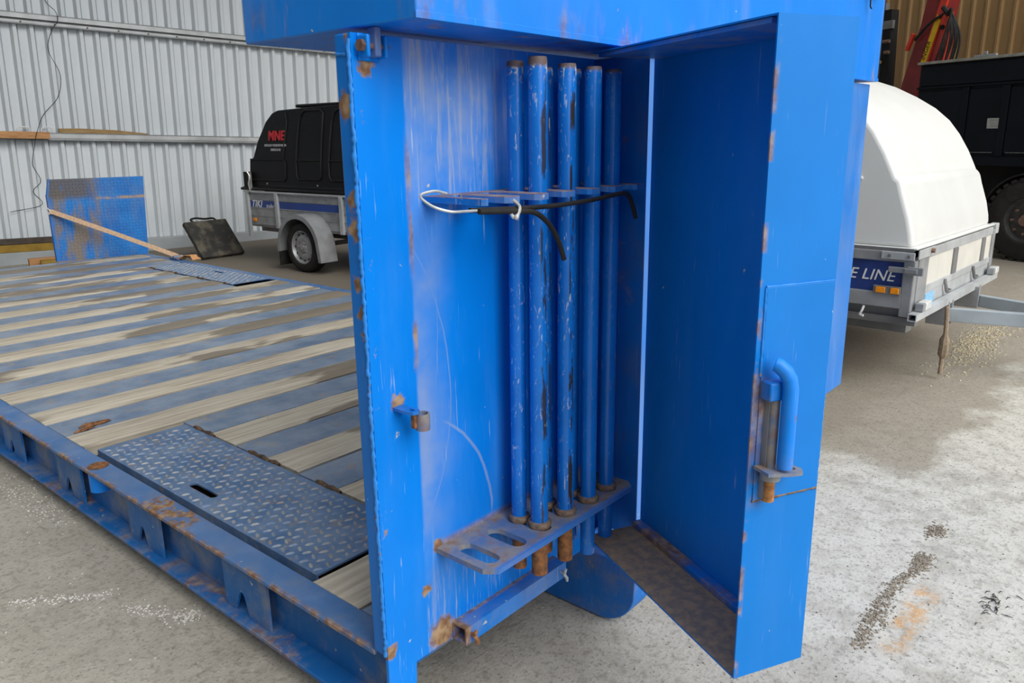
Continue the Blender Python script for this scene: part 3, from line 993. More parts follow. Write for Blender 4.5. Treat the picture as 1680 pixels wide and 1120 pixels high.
# toggle latch near its right end
m = MB()
m.box(2.08, 2.22, -0.158, -0.1455, 1.537, 1.543)
m.tube([(2.235, -0.160, 1.555), (2.31, -0.158, 1.555)], 0.014, 12)
lt = m.build('toggle_latch', MAT['galv'], bx, bevel=0.001)
m = MB()
m.lathe([(0, -0.182), (0.012, -0.182), (0.012, -0.146), (0, -0.146)], (2.205, 0, 1.551), 'Y', 14)
m.tube([(2.205, -0.158, 1.543), (2.205, -0.160, 1.495), (2.22, -0.160, 1.491)], 0.0025, 8)
m.build('latch_pivot', MAT['black_matt'], lt)

# --- the open locker door, in its own axes: u from hinge to free edge, q depth of the pan, z up
Hx, Hy = 0.750, -0.160
DP = Vector((-0.454, -0.891, 0)).normalized()
DQ = Vector((DP.y, -DP.x, 0))                      # towards the inside of the pan
DT = frame((0.747, -0.157, 0), DQ, DP, (0, 0, 1))    # local x = depth, y = along the door, z up
DW_, DD, Z0, Z1 = 0.598, 0.162, 0.060, 1.241
m = MB()
m.box(0.0, 0.003, 0.0, DW_, Z0, Z1)
m.box(0.003, DD, DW_ - 0.003, DW_, Z0, Z1)
m.box(0.003, DD, 0.0, DW_ - 0.003, Z1 - 0.003, Z1)
m.box(0.003, DD, 0.0, DW_ - 0.003, Z0, Z0 + 0.003)
door = m.build('locker_door', MAT['door_out'], plat, smooth=0, label='open pan-shaped blue locker door with rusty floor')
door.matrix_local = DT
def dpart(m, name, mat, smooth=30, bevel=0.0, label=None):
    return m.build(name, MAT[mat], door, smooth=smooth, bevel=bevel, label=label)
m = MB()
m.box(0.004, DD - 0.001, 0.001, DW_ - 0.004, Z0 + 0.0032, Z0 + 0.0042)
dpart(m, 'door_floor', 'floor_rust', 0, label='rusty dirty floor of the door pan')
m = MB()
m.box(0.0032, 0.030, 0.004, DW_ - 0.006, Z0 + 0.004, Z0 + 0.020)
dpart(m, 'door_stiffener', 'floor_mix', 30, 0.002)
m = MB()
m.box(0.008, DD - 0.004, 0.02, DW_ - 0.02, Z1 - 0.012, Z1 - 0.004)
dpart(m, 'door_top_stiffener', 'blue_dirty', 0)
# doubler plate welded on the closing flange
yo = DW_
m = MB()
m.box(0.004, 0.149, yo, yo + 0.003, 0.428, 0.815)
dpart(m, 'doubler_plate', 'door_out', 0, 0.0012)
def dbead(p0, p1, r, mat, name, seed=1):
    rr = random.Random(seed)
    p0, p1 = Vector(p0), Vector(p1)
    n = int((p1 - p0).length / 0.006)
    m = MB()
    m.tube([p0.lerp(p1, i / n) for i in range(n + 1)], [r * rr.uniform(0.7, 1.25) for i in range(n + 1)], 6)
    return dpart(m, name, mat, 70)
dbead((0.004, yo + 0.001, 0.427), (0.150, yo + 0.001, 0.427), 0.0028, 'collar', 'weld_seam', 2)
dbead((0.003, yo + 0.001, 0.428), (0.003, yo + 0.001, 0.815), 0.0020, 'weld', 'weld_seam', 3)
dbead((0.004, yo + 0.001, 0.816), (0.150, yo + 0.001, 0.816), 0.0020, 'weld', 'weld_seam', 4)
dbead((0.150, yo + 0.001, 0.66), (0.150, yo + 0.001, 0.815), 0.0022, 'weld', 'weld_seam', 5)
# sliding bolt with its grip
m = MB()
m.box(0.136, 0.1385, yo + 0.003, yo + 0.016, 0.436, 0.640)
lg = dpart(m, 'bolt_guide', 'galv', 0)
yb = yo + 0.017
m = MB()
m.tube([(0.128, yb, 0.432), (0.128, yb, 0.476)], 0.0105, 14)
m.build('bolt_tip', MAT['bolt_rust'], lg)
m = MB()
m.tube([(0.128, yb, 0.476), (0.128, yb, 0.642)], 0.0095, 14)
m.build('bolt_rod', MAT['rack'], lg)
m = MB()
m.box(0.110, 0.150, yo + 0.003, yo + 0.030, 0.622, 0.655)
m.build('bolt_bracket', MAT['blue_dirty'], lg, bevel=0.003)
m = MB()
m.lathe([(0.0105, -0.007), (0.018, -0.007), (0.018, 0.006), (0.0105, 0.006), (0.0105, -0.007)], (0.127, yb, 0.481), 'Z', 20)
m.build('bolt_ring', MAT['galv'], lg)
T = frame((0.118, yo + 0.030, 0.492), (1, 0.0, 0.10), (0, 1, 0), Vector((1, 0, 0.10)).cross(Vector((0, 1, 0))))
m = MB()
m.plate([(-0.040, -0.026), (0.036, -0.026), (0.038, 0.016), (-0.010, 0.022), (-0.034, 0.020), (-0.044, 0.006)], [circ(-0.026, 0.0, 0.007, 12)], 0.006, T)
m.build('bolt_plate', MAT['rack'], lg)
m = MB()
yg = yo + 0.040
m.tube([(0.117, yg, 0.502), (0.117, yg, 0.645), (0.119, yg - 0.002, 0.662), (0.126, yg - 0.006, 0.676), (0.136, yg - 0.012, 0.686), (0.140, yg - 0.016, 0.688)], [0.0135, 0.0135, 0.0135, 0.0135, 0.0130, 0.0120], 18)
dpart(m, 'door_handle', 'grip', 40, 0, 'blue grip tube bent over at the top')

# ------------------------------------------------------------------ stakes standing in the rack
def stake(x, y, ztop, mat, tailmat, label, r=0.0193, ztail=0.075, lean=(0, 0)):
    t = thing('stake_pole', label, 'pole', (x, y, G), group='blue stakes in the rack')
    m = MB()
    a = 0.0
    top = Vector((lean[0], lean[1], ztop))
    bot = Vector((0, 0, 0.200))
    m.tube([bot, bot.lerp(top, 0.25), bot.lerp(top, 0.5), bot.lerp(top, 0.75), bot.lerp(top, 0.992), top], [r, r, r, r, r, r - 0.0015], 24)
    m.build('tube', MAT[mat], t)
    m = MB()
    m.lathe([(r - 0.001, 0.1985), (r + 0.0068, 0.1965), (r + 0.0085, 0.203), (r + 0.0068, 0.209), (r - 0.001, 0.211)], (0, 0, 0), 'Z', 24)
    m.build('collar', MAT['collar'], t)
    m = MB()
    m.tube([(0, 0, ztail), (0, 0, 0.199)], r - 0.001, 20)
    m.build('tail', MAT[tailmat], t)
    return t
stake(0.366, -0.056, 1.211, 'stake_worn', 'rust', 'scratched blue stake nearest the scuffed wall, leftmost in the rack', 0.0178, lean=(0.004, 0))
stake(0.3735, -0.1105, 1.2155, 'stake_chip', 'rust', 'blue stake with a long dark worn streak, tallest in front', 0.0198)
stake(0.4615, -0.058, 1.203, 'stake_chip', 'rust', 'blue stake mostly hidden behind the tall dark-streaked one', 0.0185)
stake(0.4620, -0.1180, 1.2070, 'stake_worn', 'rust', 'blue stake with white chips and dark gouges, third from left', 0.0193)
stake(0.5530, -0.066, 1.204, 'stake_ok', 'stake_ok', 'clean blue stake mostly hidden behind the white-chipped one', 0.0185)
stake(0.5500, -0.1220, 1.2055, 'stake_ok', 'stake_ok', 'smooth blue stake with a glossy line, second from the right', 0.0190, 0.055)
stake(0.6360, -0.1160, 1.2045, 'stake_ok', 'stake_ok', 'smooth blue stake beside the locker side wall, rightmost', 0.0190, 0.055)

# black rubber cord hooked across the front of the comb
t = thing('rubber_cord', 'black rubber tension cord with wire hooks hung along the upper stake rack', 'cord', (0.10, -0.17, G + 0.935))
def rel(pts, o=(0.10, -0.17, 0.935)): return [tuple(p[i] - o[i] for i in range(3)) for p in pts]
def spline(pts, n=8):
    P = [Vector(p) for p in pts]
    P = [P[0] * 2 - P[1]] + P + [P[-1] * 2 - P[-2]]
    out = []
    for i in range(1, len(P) - 2):
        for k in range(n):
            u = k / n
            a, b, c, d = P[i - 1], P[i], P[i + 1], P[i + 2]
            out.append(0.5 * ((2 * b) + (c - a) * u + (2 * a - 5 * b + 4 * c - d) * u * u + (3 * b - a - 3 * c + d) * u ** 3))
    out.append(P[-2])
    return out
m = MB()
m.tube(spline(rel([(0.105, -0.172, 0.938), (0.20, -0.176, 0.934), (0.33, -0.178, 0.930), (0.46, -0.178, 0.932), (0.57, -0.176, 0.938), (0.61, -0.176, 0.936), (0.632, -0.176, 0.912), (0.648, -0.176, 0.880)])), 0.0048, 10)
m.tube(spline(rel([(0.12, -0.180, 0.935), (0.21, -0.184, 0.929), (0.27, -0.186, 0.922), (0.315, -0.186, 0.895), (0.345, -0.185, 0.860), (0.366, -0.184, 0.820)])), 0.0052, 10)
m.build('cord', MAT['rubber'], t)
m = MB()
m.tube(spline(rel([(0.118, -0.176, 0.937), (0.09, -0.176, 0.938), (0.055, -0.172, 0.940), (0.034, -0.150, 0.950), (0.036, -0.12, 0.966), (0.07, -0.12, 0.972), (0.10, -0.12, 0.966)])), 0.0026, 8)
m.build('wire_hook', MAT['wire'], t, label='bright zinc wire hook')
m = MB()
m.tube(spline(rel([(0.215, -0.178, 0.950), (0.226, -0.184, 0.938), (0.220, -0.188, 0.926), (0.208, -0.186, 0.918), (0.202, -0.184, 0.926)])), 0.0032, 8)
m.tube(spline(rel([(0.222, -0.188, 0.932), (0.212, -0.190, 0.916), (0.206, -0.19, 0.922)])), 0.0028, 8)
m.build('wire_hook', MAT['wire'], t, label='bright zinc wire hook')

# ------------------------------------------------------------------ loading flap standing at the far end of the deck
FT = frame((1.795, 6.690, G + 0.008), Vector((0.978, -0.207, 0)), Vector((0.207, 0.978, 0)), (0, 0, 1))
t = thing('loading_flap', 'blue tread plate loading flap with rusty smears standing on the far deck end', 'ramp', M=FT)
m = MB()
m.prism([(0.0, 0, 0.0), (0.775, 0, 0.0), (0.815, 0, 0.74), (0.03, 0, 0.74), (0.0, 0, 0.60)], (0, 0.012, 0))
fo = m.build('flap_plate', MAT['flap'], t, smooth=0)
m = MB()
rr = random.Random(4)
for i in range(26):
    for j in range(25):
        x, z = 0.03 + i * 0.029, 0.02 + j * 0.029
        if x > 0.77: continue
        a = PI / 4 if (i + j) % 2 else -PI / 4
        ca, sa = math.cos(a), math.sin(a)
        vs = [(x + ca * 0.012 * u - sa * 0.004 * v, -0.0002 - h, z + sa * 0.012 * u + ca * 0.004 * v) for (u, v, h) in
              ((-1, 0, 0), (-0.5, -1, 0), (0.5, -1, 0), (1, 0, 0), (0.5, 1, 0), (-0.5, 1, 0), (-0.45, 0, 0.003), (0.45, 0, 0.003))]
        m.add(vs, [(0, 1, 6), (1, 2, 7, 6), (2, 3, 7), (3, 4, 7), (4, 5, 6, 7), (5, 0, 6)])
m.build('tread_pattern', MAT['flap'], fo, smooth=60, kind='stuff')
m = MB()
m.prism([(-0.012, 0, 0.0), (0.0, 0, 0.0), (0.0, 0, 0.60), (-0.012, 0, 0.60)], (0, 0.09, 0))
m.prism([(-0.012, 0.0, 0.60), (0.0, 0.0, 0.60), (0.03, 0.0, 0.74), (0.018, 0.0, 0.74)], (0, 0.06, 0))
m.build('flap_side', MAT['blue_dirty'], t, smooth=0)
m = MB()
m.box(0.72, 0.735, 0.012, 0.10, 0.0, 0.70)
m.box(0.38, 0.395, 0.012, 0.10, 0.0, 0.70)
m.build('flap_rib', MAT['blue_dirty'], t, smooth=0)
# webbing strap from the flap to the deck edge
t = thing('tie_strap', 'beige webbing strap running from the blue flap down to the deck', 'strap', (2.55, 6.0, G))
def ribbon(m, pts, wv, th):
    pts = [Vector(p) for p in pts]
    wv = Vector(wv)
    for a, b in zip(pts[:-1], pts[1:]):
        n = (b - a).cross(wv).normalized() * th
        m.add([a - wv, a + wv, b + wv, b - wv, a - wv + n, a + wv + n, b + wv + n, b - wv + n],
              [(0, 1, 2, 3), (7, 6, 5, 4), (0, 4, 5, 1), (2, 6, 7, 3), (0, 3, 7, 4), (1, 5, 6, 2)])
O = Vector((2.55, 6.0, 0))
m = MB()
ribbon(m, [Vector((1.775, 6.672, 0.468)) - O, Vector((1.80, 6.660, 0.462)) - O, Vector((2.20, 6.36, 0.245)) - O, Vector((2.60, 6.02, 0.018)) - O], (0.006, 0.004, 0.020), 0.003)
m.build('webbing', MAT['strap'], t, smooth=0)
m = MB()
m.tube([Vector((1.770, 6.69, 0.50)) - O, Vector((1.762, 6.68, 0.468)) - O, Vector((1.772, 6.67, 0.44)) - O, Vector((1.785, 6.665, 0.468)) - O], 0.006, 8, closed=True)
m.build('strap_hook', MAT['wire'], t)
m = MB()
m.box(-0.03, 0.05, -0.12, 0.05, 0.004, 0.02)
m.tube([(-0.035, -0.05, 0.025), (0.055, -0.05, 0.025)], 0.016, 10)
m.build('ratchet', MAT['rack'], t, bevel=0.003)
m = MB()
ribbon(m, [(0.0, -0.10, 0.012), (0.04, -0.17, 0.045), (0.06, -0.24, 0.050), (0.05, -0.30, 0.015)], (0.035, 0.01, 0.0), 0.004)
ribbon(m, [(0.02, -0.12, 0.02), (0.09, -0.20, 0.030), (0.10, -0.27, 0.008)], (0.03, 0.02, 0.0), 0.004)
m.build('strap_tail', MAT['strap_o'], t, smooth=0)
# ------------------------------------------------------------------ small grey trailer with a black lid by the wall
LM = frame((3.702, 5.655, 0), (0.999, 0.039, 0), (-0.039, 0.999, 0), (0, 0, 1))   # x into the trailer, y along it
t = thing('car_trailer', 'grey galvanized car trailer with a tall black lid, parked by the ribbed wall', 'trailer', M=LM)
X0, X1, Y0, Y1 = 0.17, 1.30, -1.25, 1.12
m = MB()
m.box(X0, X1, Y0, Y1, 0.40, 0.425)
m.box(X0 + 0.15, X0 + 0.21, Y0, Y1, 0.33, 0.40)
m.box(X1 - 0.21, X1 - 0.15, Y0, Y1, 0.33, 0.40)
m.box(X0 - 0.02, X1, -0.03, 0.03, 0.235, 0.275)
m.build('chassis', MAT['galv_dark'], t, smooth=0)
for (a, b, c, d) in ((X0, X0 + 0.02, Y0, Y1), (X1 - 0.02, X1, Y0, Y1), (X0 + 0.02, X1 - 0.02, Y1 - 0.02, Y1), (X0 + 0.02, X1 - 0.02, Y0, Y0 + 0.02)):
    m = MB()
    m.box(a, b, c, d, 0.425, 0.765)
    sp = m.build('side_panel', MAT['galv'], t, smooth=0)
    if a == X0 and c == Y0:
        side = sp
m = MB()
for z in (0.425, 0.515, 0.60, 0.69):
    m.box(X0 - 0.006, X0, Y0, Y1, z, z + 0.010)
m.build('pressed_rib', MAT['galv'], side, smooth=0)
m = MB()
m.box(X0 - 0.003, X0, -0.47, 1.06, 0.600, 0.682)
st = m.build('blue_stripe', MAT['stripe'], side, smooth=0)
for y in (1.09, 0.565, -0.485):
    m = MB()
    m.box(X0 - 0.030, X0, y - 0.025, y + 0.025, 0.29 if y > 1 else 0.40, 0.77)
    m.build('stanchion', MAT['galv_light'], t, smooth=0, bevel=0.004)
m = MB()
m.box(X0 - 0.025, X0 + 0.03, Y0 - 0.02, Y1 + 0.02, 0.765, 0.785)
m.build('top_rail', MAT['galv_light'], t, smooth=0, bevel=0.004)
TX = lambda y, z, x=X0 - 0.004: frame((x, y, z), (0, -1, 0), (0, 0, 1), (-1, 0, 0))
m = MB()
m.text('TIKI', 0.10, TX(0.95, 0.645), 0.001, 0.35, 1.08, 0.003)
m.text('trailer', 0.06, TX(0.70, 0.630), 0.001, 0.25)
m.build('lettering', MAT['white'], t, smooth=0)
m = MB()
m.box(X0 - 0.02, X0, 0.97, 1.02, 0.455, 0.49)
m.build('side_light', MAT['amber'], t, bevel=0.004, label='amber side light')
# wheel, fender, mud flap
def wheel(parent, c, r, w, rimr, axis='X', tyre='tyre', rim='rim', holes=12, name='wheel', n=48):
    """outer face at c[0] (smaller x side)"""
    m = MB()
    m.lathe([(rimr, 0.015), (rimr + 0.01, 0.0), (r * 0.80, -0.004), (r * 0.93, 0.006), (r * 0.985, 0.022), (r, 0.04), (r, w - 0.04), (r * 0.97, w - 0.01), (rimr, w)], c, axis, n)
    wh = m.build(name, MAT[tyre], parent, smooth=40)
    m = MB()
    m.lathe([(rimr + 0.002, 0.012), (rimr - 0.006, 0.010), (rimr * 0.90, 0.030), (rimr * 0.84, 0.045), (rimr * 0.70, 0.030), (rimr * 0.45, 0.022), (rimr * 0.36, 0.030), (rimr * 0.30, 0.018), (0.0, 0.018)], c, axis, n)
    rm_ = m.build('wheel_rim', MAT[rim], wh, smooth=40)
    return wh, rm_
wh, rm_ = wheel(t, (0.0, 0, 0.256), 0.256, 0.16, 0.168)
m = MB()
for k in range(12):
    a = 2 * PI * k / 12
    m.lathe([(0.0, 0.0365), (0.013, 0.0365)], (0.0, 0.137 * math.cos(a), 0.256 + 0.137 * math.sin(a)), 'X', 10)
    rr = 0.137
m.build('vent_hole', MAT['black'], wh, smooth=0)
m = MB()
for k in range(5):
    a = 2 * PI * k / 5
    m.lathe([(0.0, 0.012), (0.010, 0.012), (0.010, 0.026)], (0.0, 0.065 * math.cos(a), 0.256 + 0.065 * math.sin(a)), 'X', 8)
m.lathe([(0.0, 0.004), (0.030, 0.008), (0.034, 0.024)], (0.0, 0, 0.256), 'X', 16)
m.build('hub', MAT['steel'], wh)
m = MB()
for k in range(36):
    a = 2 * PI * k / 36
    T = Matrix.Translation((0, 0, 0.256)) @ Matrix.Rotation(a, 4, 'X')
    m.box(0.03, 0.13, -0.010, 0.010, 0.2545, 0.2585, T)
m.build('tread_block', MAT['tyre'], wh, smooth=0)
m = MB()
def arc(r, a0, a1, n): return [(r * math.cos(a0 + (a1 - a0) * k / n), 0.256 + r * math.sin(a0 + (a1 - a0) * k / n)) for k in range(n + 1)]
ou = [(0.345, 0.20)] + arc(0.335, math.radians(12), math.radians(168), 22) + [(-0.36, 0.13)]
inn = [(0.325, 0.20)] + arc(0.318, math.radians(12), math.radians(168), 22) + [(-0.345, 0.13)]
n = len(ou)
vs, fs = [], []
for (o_, i_) in zip(ou, inn):
    vs += [(-0.035, o_[0], o_[1]), (X0, o_[0], o_[1]), (X0, i_[0], i_[1]), (-0.035, i_[0], i_[1])]
for k in range(n - 1):
    for q in range(4):
        fs.append((k * 4 + q, k * 4 + (q + 1) % 4, (k + 1) * 4 + (q + 1) % 4, (k + 1) * 4 + q))
fs += [(0, 1, 2, 3), ((n - 1) * 4 + 3, (n - 1) * 4 + 2, (n - 1) * 4 + 1, (n - 1) * 4)]
m.add(vs, fs)
# side lip of the fender
vs, fs = [], []
inn2 = [(0.295, 0.20)] + arc(0.290, math.radians(12), math.radians(168), 22) + [(-0.315, 0.13)]
for (o_, i_) in zip(ou, inn2):
    vs += [(-0.038, o_[0], o_[1]), (-0.033, o_[0], o_[1]), (-0.033, i_[0], i_[1]), (-0.038, i_[0], i_[1])]
fs = []
for k in range(n - 1):
    for q in range(4):
        fs.append((k * 4 + q, k * 4 + (q + 1) % 4, (k + 1) * 4 + (q + 1) % 4, (k + 1) * 4 + q))
fs += [(0, 1, 2, 3), ((n - 1) * 4 + 3, (n - 1) * 4 + 2, (n - 1) * 4 + 1, (n - 1) * 4)]
m.add(vs, fs)
m.build('fender', MAT['galv'], t, smooth=40)
m = MB()
m.box(-0.02, 0.15, 0.335, 0.345, 0.05, 0.26)
m.build('mud_flap', MAT['rubber'], t, smooth=0)
wh2, _ = wheel(t, (1.32, 0, 0.256), 0.256, 0.16, 0.168)
# black lid
prof = [(1.20, 0.79), (1.20, 0.815), (1.10, 0.84), (1.06, 0.87), (1.055, 1.11), (1.00, 1.135), (0.93, 1.30), (0.80, 1.50), (0.70, 1.585), (0.60, 1.615), (-0.2, 1.64), (-1.20, 1.64), (-1.32, 0.79)]
m = MB()
n = len(prof)
vs = []
for (y, z) in prof:
    k = max(0.0, (z - 0.84) / 0.8)
    e = -0.045 if z < 0.83 else 0.0
    vs += [(X0 + 0.02 + e + 0.10 * k ** 1.6, y, z), (X1 - 0.02 - e - 0.10 * k ** 1.6, y, z)]
fs = [tuple(2 * i for i in range(n)), tuple(2 * i + 1 for i in range(n))[::-1]] + [(2 * i, 2 * i + 1, 2 * ((i + 1) % n) + 1, 2 * ((i + 1) % n)) for i in range(n)]
# subdivide the flanks between sill, waist and roof
def flank(x): return fs
m.add(vs, fs[2:])
zl = [0.79, 0.815, 0.84, 0.87, 1.0, 1.11, 1.135, 1.30, 1.50, 1.585, 1.615, 1.64]
def yat(z):
    for i in range(len(prof) - 2):
        (ya, za), (yb, zb) = prof[i], prof[i + 1]
        if za <= z <= zb and zb > za: return ya + (yb - ya) * (z - za) / (zb - za)
    return prof[-2][0]
def yback(z): return -1.32 + (z - 0.79) / 0.85 * 0.12
for sgn in (0, 1):
    vs, fs = [], []
    for z in zl:
        k = max(0.0, (z - 0.84) / 0.8)
        e = -0.045 if z < 0.83 else 0.0
        x = X0 + 0.02 + e + 0.10 * k ** 1.6
        if sgn: x = X0 + X1 - x
        ya = 1.20 if z < 0.82 else yat(z)
        if z > 1.62: ya = -0.2
        vs += [(x, ya, z), (x, yback(z), z)]
    for i in range(len(zl) - 1): fs.append((2 * i, 2 * i + 1, 2 * i + 3, 2 * i + 2))
    m.add(vs, fs)
lid = m.build('trailer_lid', MAT['black'], t, smooth=30, bevel=0.012, seg=3, label='tall black ribbed plastic lid')
def sx(z): return X0 + 0.02 + 0.10 * max(0.0, (z - 0.84) / 0.8) ** 1.6
def lidstrip(pts, wd, nm, mat='black_matt'):
    m = MB()
    m.tube([(sx(z) - 0.004, y, z) for y, z in pts], wd, 8)
    m.build(nm, MAT[mat], lid, smooth=50)
for (ya, yb) in ((0.24, -0.16), (-0.28, -0.72)):
    lidstrip([(ya, 1.10), (ya - 0.01, 1.30), (ya - 0.02, 1.48), (ya - 0.05, 1.57), (ya - 0.11, 1.60), (yb + 0.05, 1.60), (yb, 1.57), (yb, 1.3), (yb, 1.10)], 0.011, 'lid_rib')
    lidstrip([(ya, 1.10), (ya - 0.01, 0.96), (ya - 0.04, 0.92), (yb + 0.02, 0.92), (yb, 0.96), (yb, 1.10)], 0.010, 'lid_rib')
    lidstrip([(ya, 1.11), (yb, 1.11)], 0.008, 'lid_rib')
lidstrip([(1.04, 1.115), (0.46, 1.115), (0.42, 1.09), (0.42, 0.93), (0.44, 0.90), (1.04, 0.90)], 0.009, 'lid_rib')
lidstrip([(0.46, 1.13), (0.42, 1.50), (0.46, 1.585)], 0.008, 'lid_rib')
m = MB()
m.box(0.40, 1.05, -0.9, 0.45, 1.638, 1.672)
m.build('lid_top_bulge', MAT['black'], lid, bevel=0.015)
m = MB()
for y in (0.75, -0.10, -0.95):
    m.lathe([(0, -0.004), (0.010, -0.003), (0.010, 0.006)], (sx(0.86) - 0.002, y, 0.865), 'X', 10)
m.build('lid_rivet', MAT['steel'], lid)
def TL(y, z, dz=0.0):
    z0 = z
    sl = Vector((sx(z + 0.05) - sx(z - 0.05), 0, 0.10)).normalized()
    nx = Vector((0, -1, 0)).cross(sl)
    return frame((sx(z0) - 0.004, y, z0), (0, -1, 0), sl, nx)
m = MB()
m.text('MNE', 0.135, TL(0.585, 1.355), 0.003, 0.0, 1.05, 0.004)
m.build('red_lettering', MAT['red'], lid, smooth=0)
m = MB()
m.text('MOLDØ VANDSDALEN', 0.036, TL(0.600, 1.260), 0.002)
m.text('ENERGI AS', 0.036, TL(0.590, 1.215), 0.002)
m.build('white_lettering', MAT['greyletter'], lid, smooth=0)
# over-centre latch at the corner
m = MB()
m.box(X0 - 0.03, X0 - 0.012, 0.985, 1.02, 0.80, 0.98)
m.tube([(X0 - 0.035, 1.0, 0.78), (X0 - 0.045, 1.005, 0.86), (X0 - 0.03, 0.99, 0.94), (X0 - 0.04, 1.02, 0.99)], 0.008, 8)
m.build('lid_latch', MAT['steel'], t)
m = MB()
m.box(X0 - 0.012, X0 + 0.03, 1.03, 1.14, 0.80, 0.985)
m.build('latch_guard', MAT['black_matt'], t, bevel=0.006)
m = MB()
m.tube([(0.62, Y0, 0.36), (0.62, Y0 - 0.9, 0.36)], 0.03, 8)
m.build('drawbar', MAT['galv'], t)

# black outrigger pad leaning at the wall foot
e1_ = Vector((0.994, 0.11, 0)).normalized()
up_ = Vector((-0.03, 0.50, 0.60)).normalized()
PM = frame((3.50, 7.32, 0.0), e1_, up_, e1_.cross(up_))
t = thing('outrigger_pad', 'dusty black square plastic pad with a rope handle leaning near the grey wall', 'pad', M=PM)
m = MB()
m.box(0, 0.56, 0, 0.50, -0.002, 0.055)
m.build('pad', MAT['dirty_black'], t, bevel=0.012)
m = MB()
m.tube(spline([(0.16, 0.49, 0.02), (0.13, 0.545, 0.02), (0.20, 0.555, 0.03), (0.30, 0.535, 0.03), (0.42, 0.54, 0.02), (0.45, 0.495, 0.02)], 5), 0.012, 8)
m.build('rope_handle', MAT['rubber'], t)

# timber block and a steel roller on the floor left of the flap
a = math.atan2(-0.27, 0.29)
t = thing('timber_block', 'short orange timber block with a metal end piece on the floor behind the deck', 'timber', M=frame((2.20, 8.35, 0), (0.98, -0.2, 0), (0.2, 0.98, 0), (0, 0, 1)))
m = MB()
m.box(-0.12, 0.42, 0, 0.12, 0.0, 0.09)
m.build('block', MAT['pine'], t, bevel=0.004)
m = MB()
m.tube([(-0.02, -0.05, 0.042), (0.15, -0.05, 0.042)], 0.04, 14)
m.build('end_piece', MAT['ochre'], t)

# timbers and clips lying on the lower sheeting rail
def on_rail(name, s0, s1, z0, z1, y0, y1, mat, label, cat, taper=False):
    m = MB(WM)
    if taper: m.prism([(s0, y0, z0), (s1, y0, z0), (s1, y0, z0 + 0.012), (s0 + (s1 - s0) * 0.62, y0, z1 - 0.01), (s0 + (s1 - s0) * 0.2, y0, z1), (s0, y0, z1 - 0.006)], (0, y1 - y0, 0))
    else: m.box(s0, s1, y0, y1, z0, z1)
    return tag(m.build(name, MAT[mat], smooth=0, bevel=0.003), label, cat)
on_rail('timber_plank', -4.4, -2.735, 1.285, 1.360, -0.185, -0.127, 'pine', 'orange pine plank fixed along the sheeting rail at the far left', 'timber')
on_rail('timber_board', -2.62, -1.65, 1.354, 1.408, -0.10, -0.05, 'oldwood', 'old brown wooden board lying on the sheeting rail', 'board', True)
for k, s0 in enumerate((-2.97, -2.74)):
    m = MB(WM)
    m.tube(spline([(s0 - 0.06, -0.10, 1.354), (s0 - 0.05, -0.10, 1.405), (s0, -0.10, 1.412), (s0 + 0.05, -0.10, 1.402), (s0 + 0.058, -0.10, 1.356)], 4), 0.008, 6)
    tag(m.build('wire_clip', MAT['white']), 'white wire clip standing on the rail, ' + ('above the orange plank' if k == 0 else 'at the end of the old board'), 'clip', 'white wire clips')
m = MB(WM)
m.tube(spline([(-2.62, -0.05, 3.2), (-2.60, -0.06, 2.80), (-2.52, -0.13, 2.66), (-2.51, -0.14, 2.56), (-2.58, -0.13, 2.45), (-2.62, -0.05, 2.25), (-2.53, -0.05, 2.0), (-2.58, -0.05, 1.75), (-2.75, -0.06, 1.55), (-2.86, -0.19, 1.36), (-2.90, -0.19, 1.22), (-2.92, -0.06, 1.0), (-2.86, -0.05, 0.82), (-2.95, -0.05, 0.70), (-2.88, -0.05, 0.55), (-3.2, -0.05, 0.48)], 6), 0.0035, 6)
tag(m.build('wall_cable', MAT['rubber']), 'thin dark cable hanging loosely down the grey wall', 'cable')

# ------------------------------------------------------------------ big trailer with a white hard top
E1, E2, E3 = Vector((1.0, -0.025, -0.015)), Vector((0.025, 1.0, 0.0)), Vector((0.015, 0.0, 1.0))
RM = frame((3.233, -0.164, 0.42), E1, E2, E3)       # local z = 0 at the bumper, ground at -0.42
t = thing('box_trailer', 'large trailer with a rounded white hard top, seen beyond the open locker door', 'trailer', M=RM)
W = 1.70
BL = 3.1
def rp(name, mat, boxes, smooth=0, bevel=0.0, label=None, parent=None):
    m = MB()
    for b in boxes: m.box(*b)
    return m.build(name, MAT[mat], parent or t, smooth=smooth, bevel=bevel, label=label)
rp('floor_frame', 'galv_dark', [(0.05, W - 0.05, 0.03, BL, -0.035, 0.04), (0.15, 0.25, 0.05, BL, -0.11, -0.035), (W - 0.25, W - 0.15, 0.05, BL, -0.11, -0.035)])
rp('side_rail', 'galv', [(0.0, 0.05, 0.05, BL, 0.040, 0.115)], bevel=0.004)
rp('side_rail', 'galv', [(0.0, 0.05, 0.05, BL, 0.272, 0.322)], bevel=0.004)
rp('lid_seal', 'galv_dark', [(0.01, 0.05, 0.02, BL, 0.322, 0.338)])
sp = rp('side_board', 'navy', [(0.012, 0.04, 0.05, BL, 0.115, 0.272)], label='navy blue side board')
m = MB()
m.text('NE LINE', 0.078, frame((0.010, 0.235, 0.195), (0, -1, 0), (0, 0, 1), (-1, 0, 0)), 0.002, 0.25, 1.02)
m.build('lettering', MAT['white'], sp, smooth=0)
rp('side_board', 'navy', [(W - 0.04, W - 0.012, 0.05, BL, 0.115, 0.272)])
rp('side_rail', 'galv', [(W - 0.05, W, 0.05, BL, 0.04, 0.115), (W - 0.05, W, 0.05, BL, 0.272, 0.322)])
rp('tail_board', 'cream', [(0.05, W - 0.05, BL - 0.03, BL, 0.04, 0.322)])
rp('corner_post', 'galv', [(0.0, 0.05, 0.0, 0.055, 0.0, 0.285)], bevel=0.006)
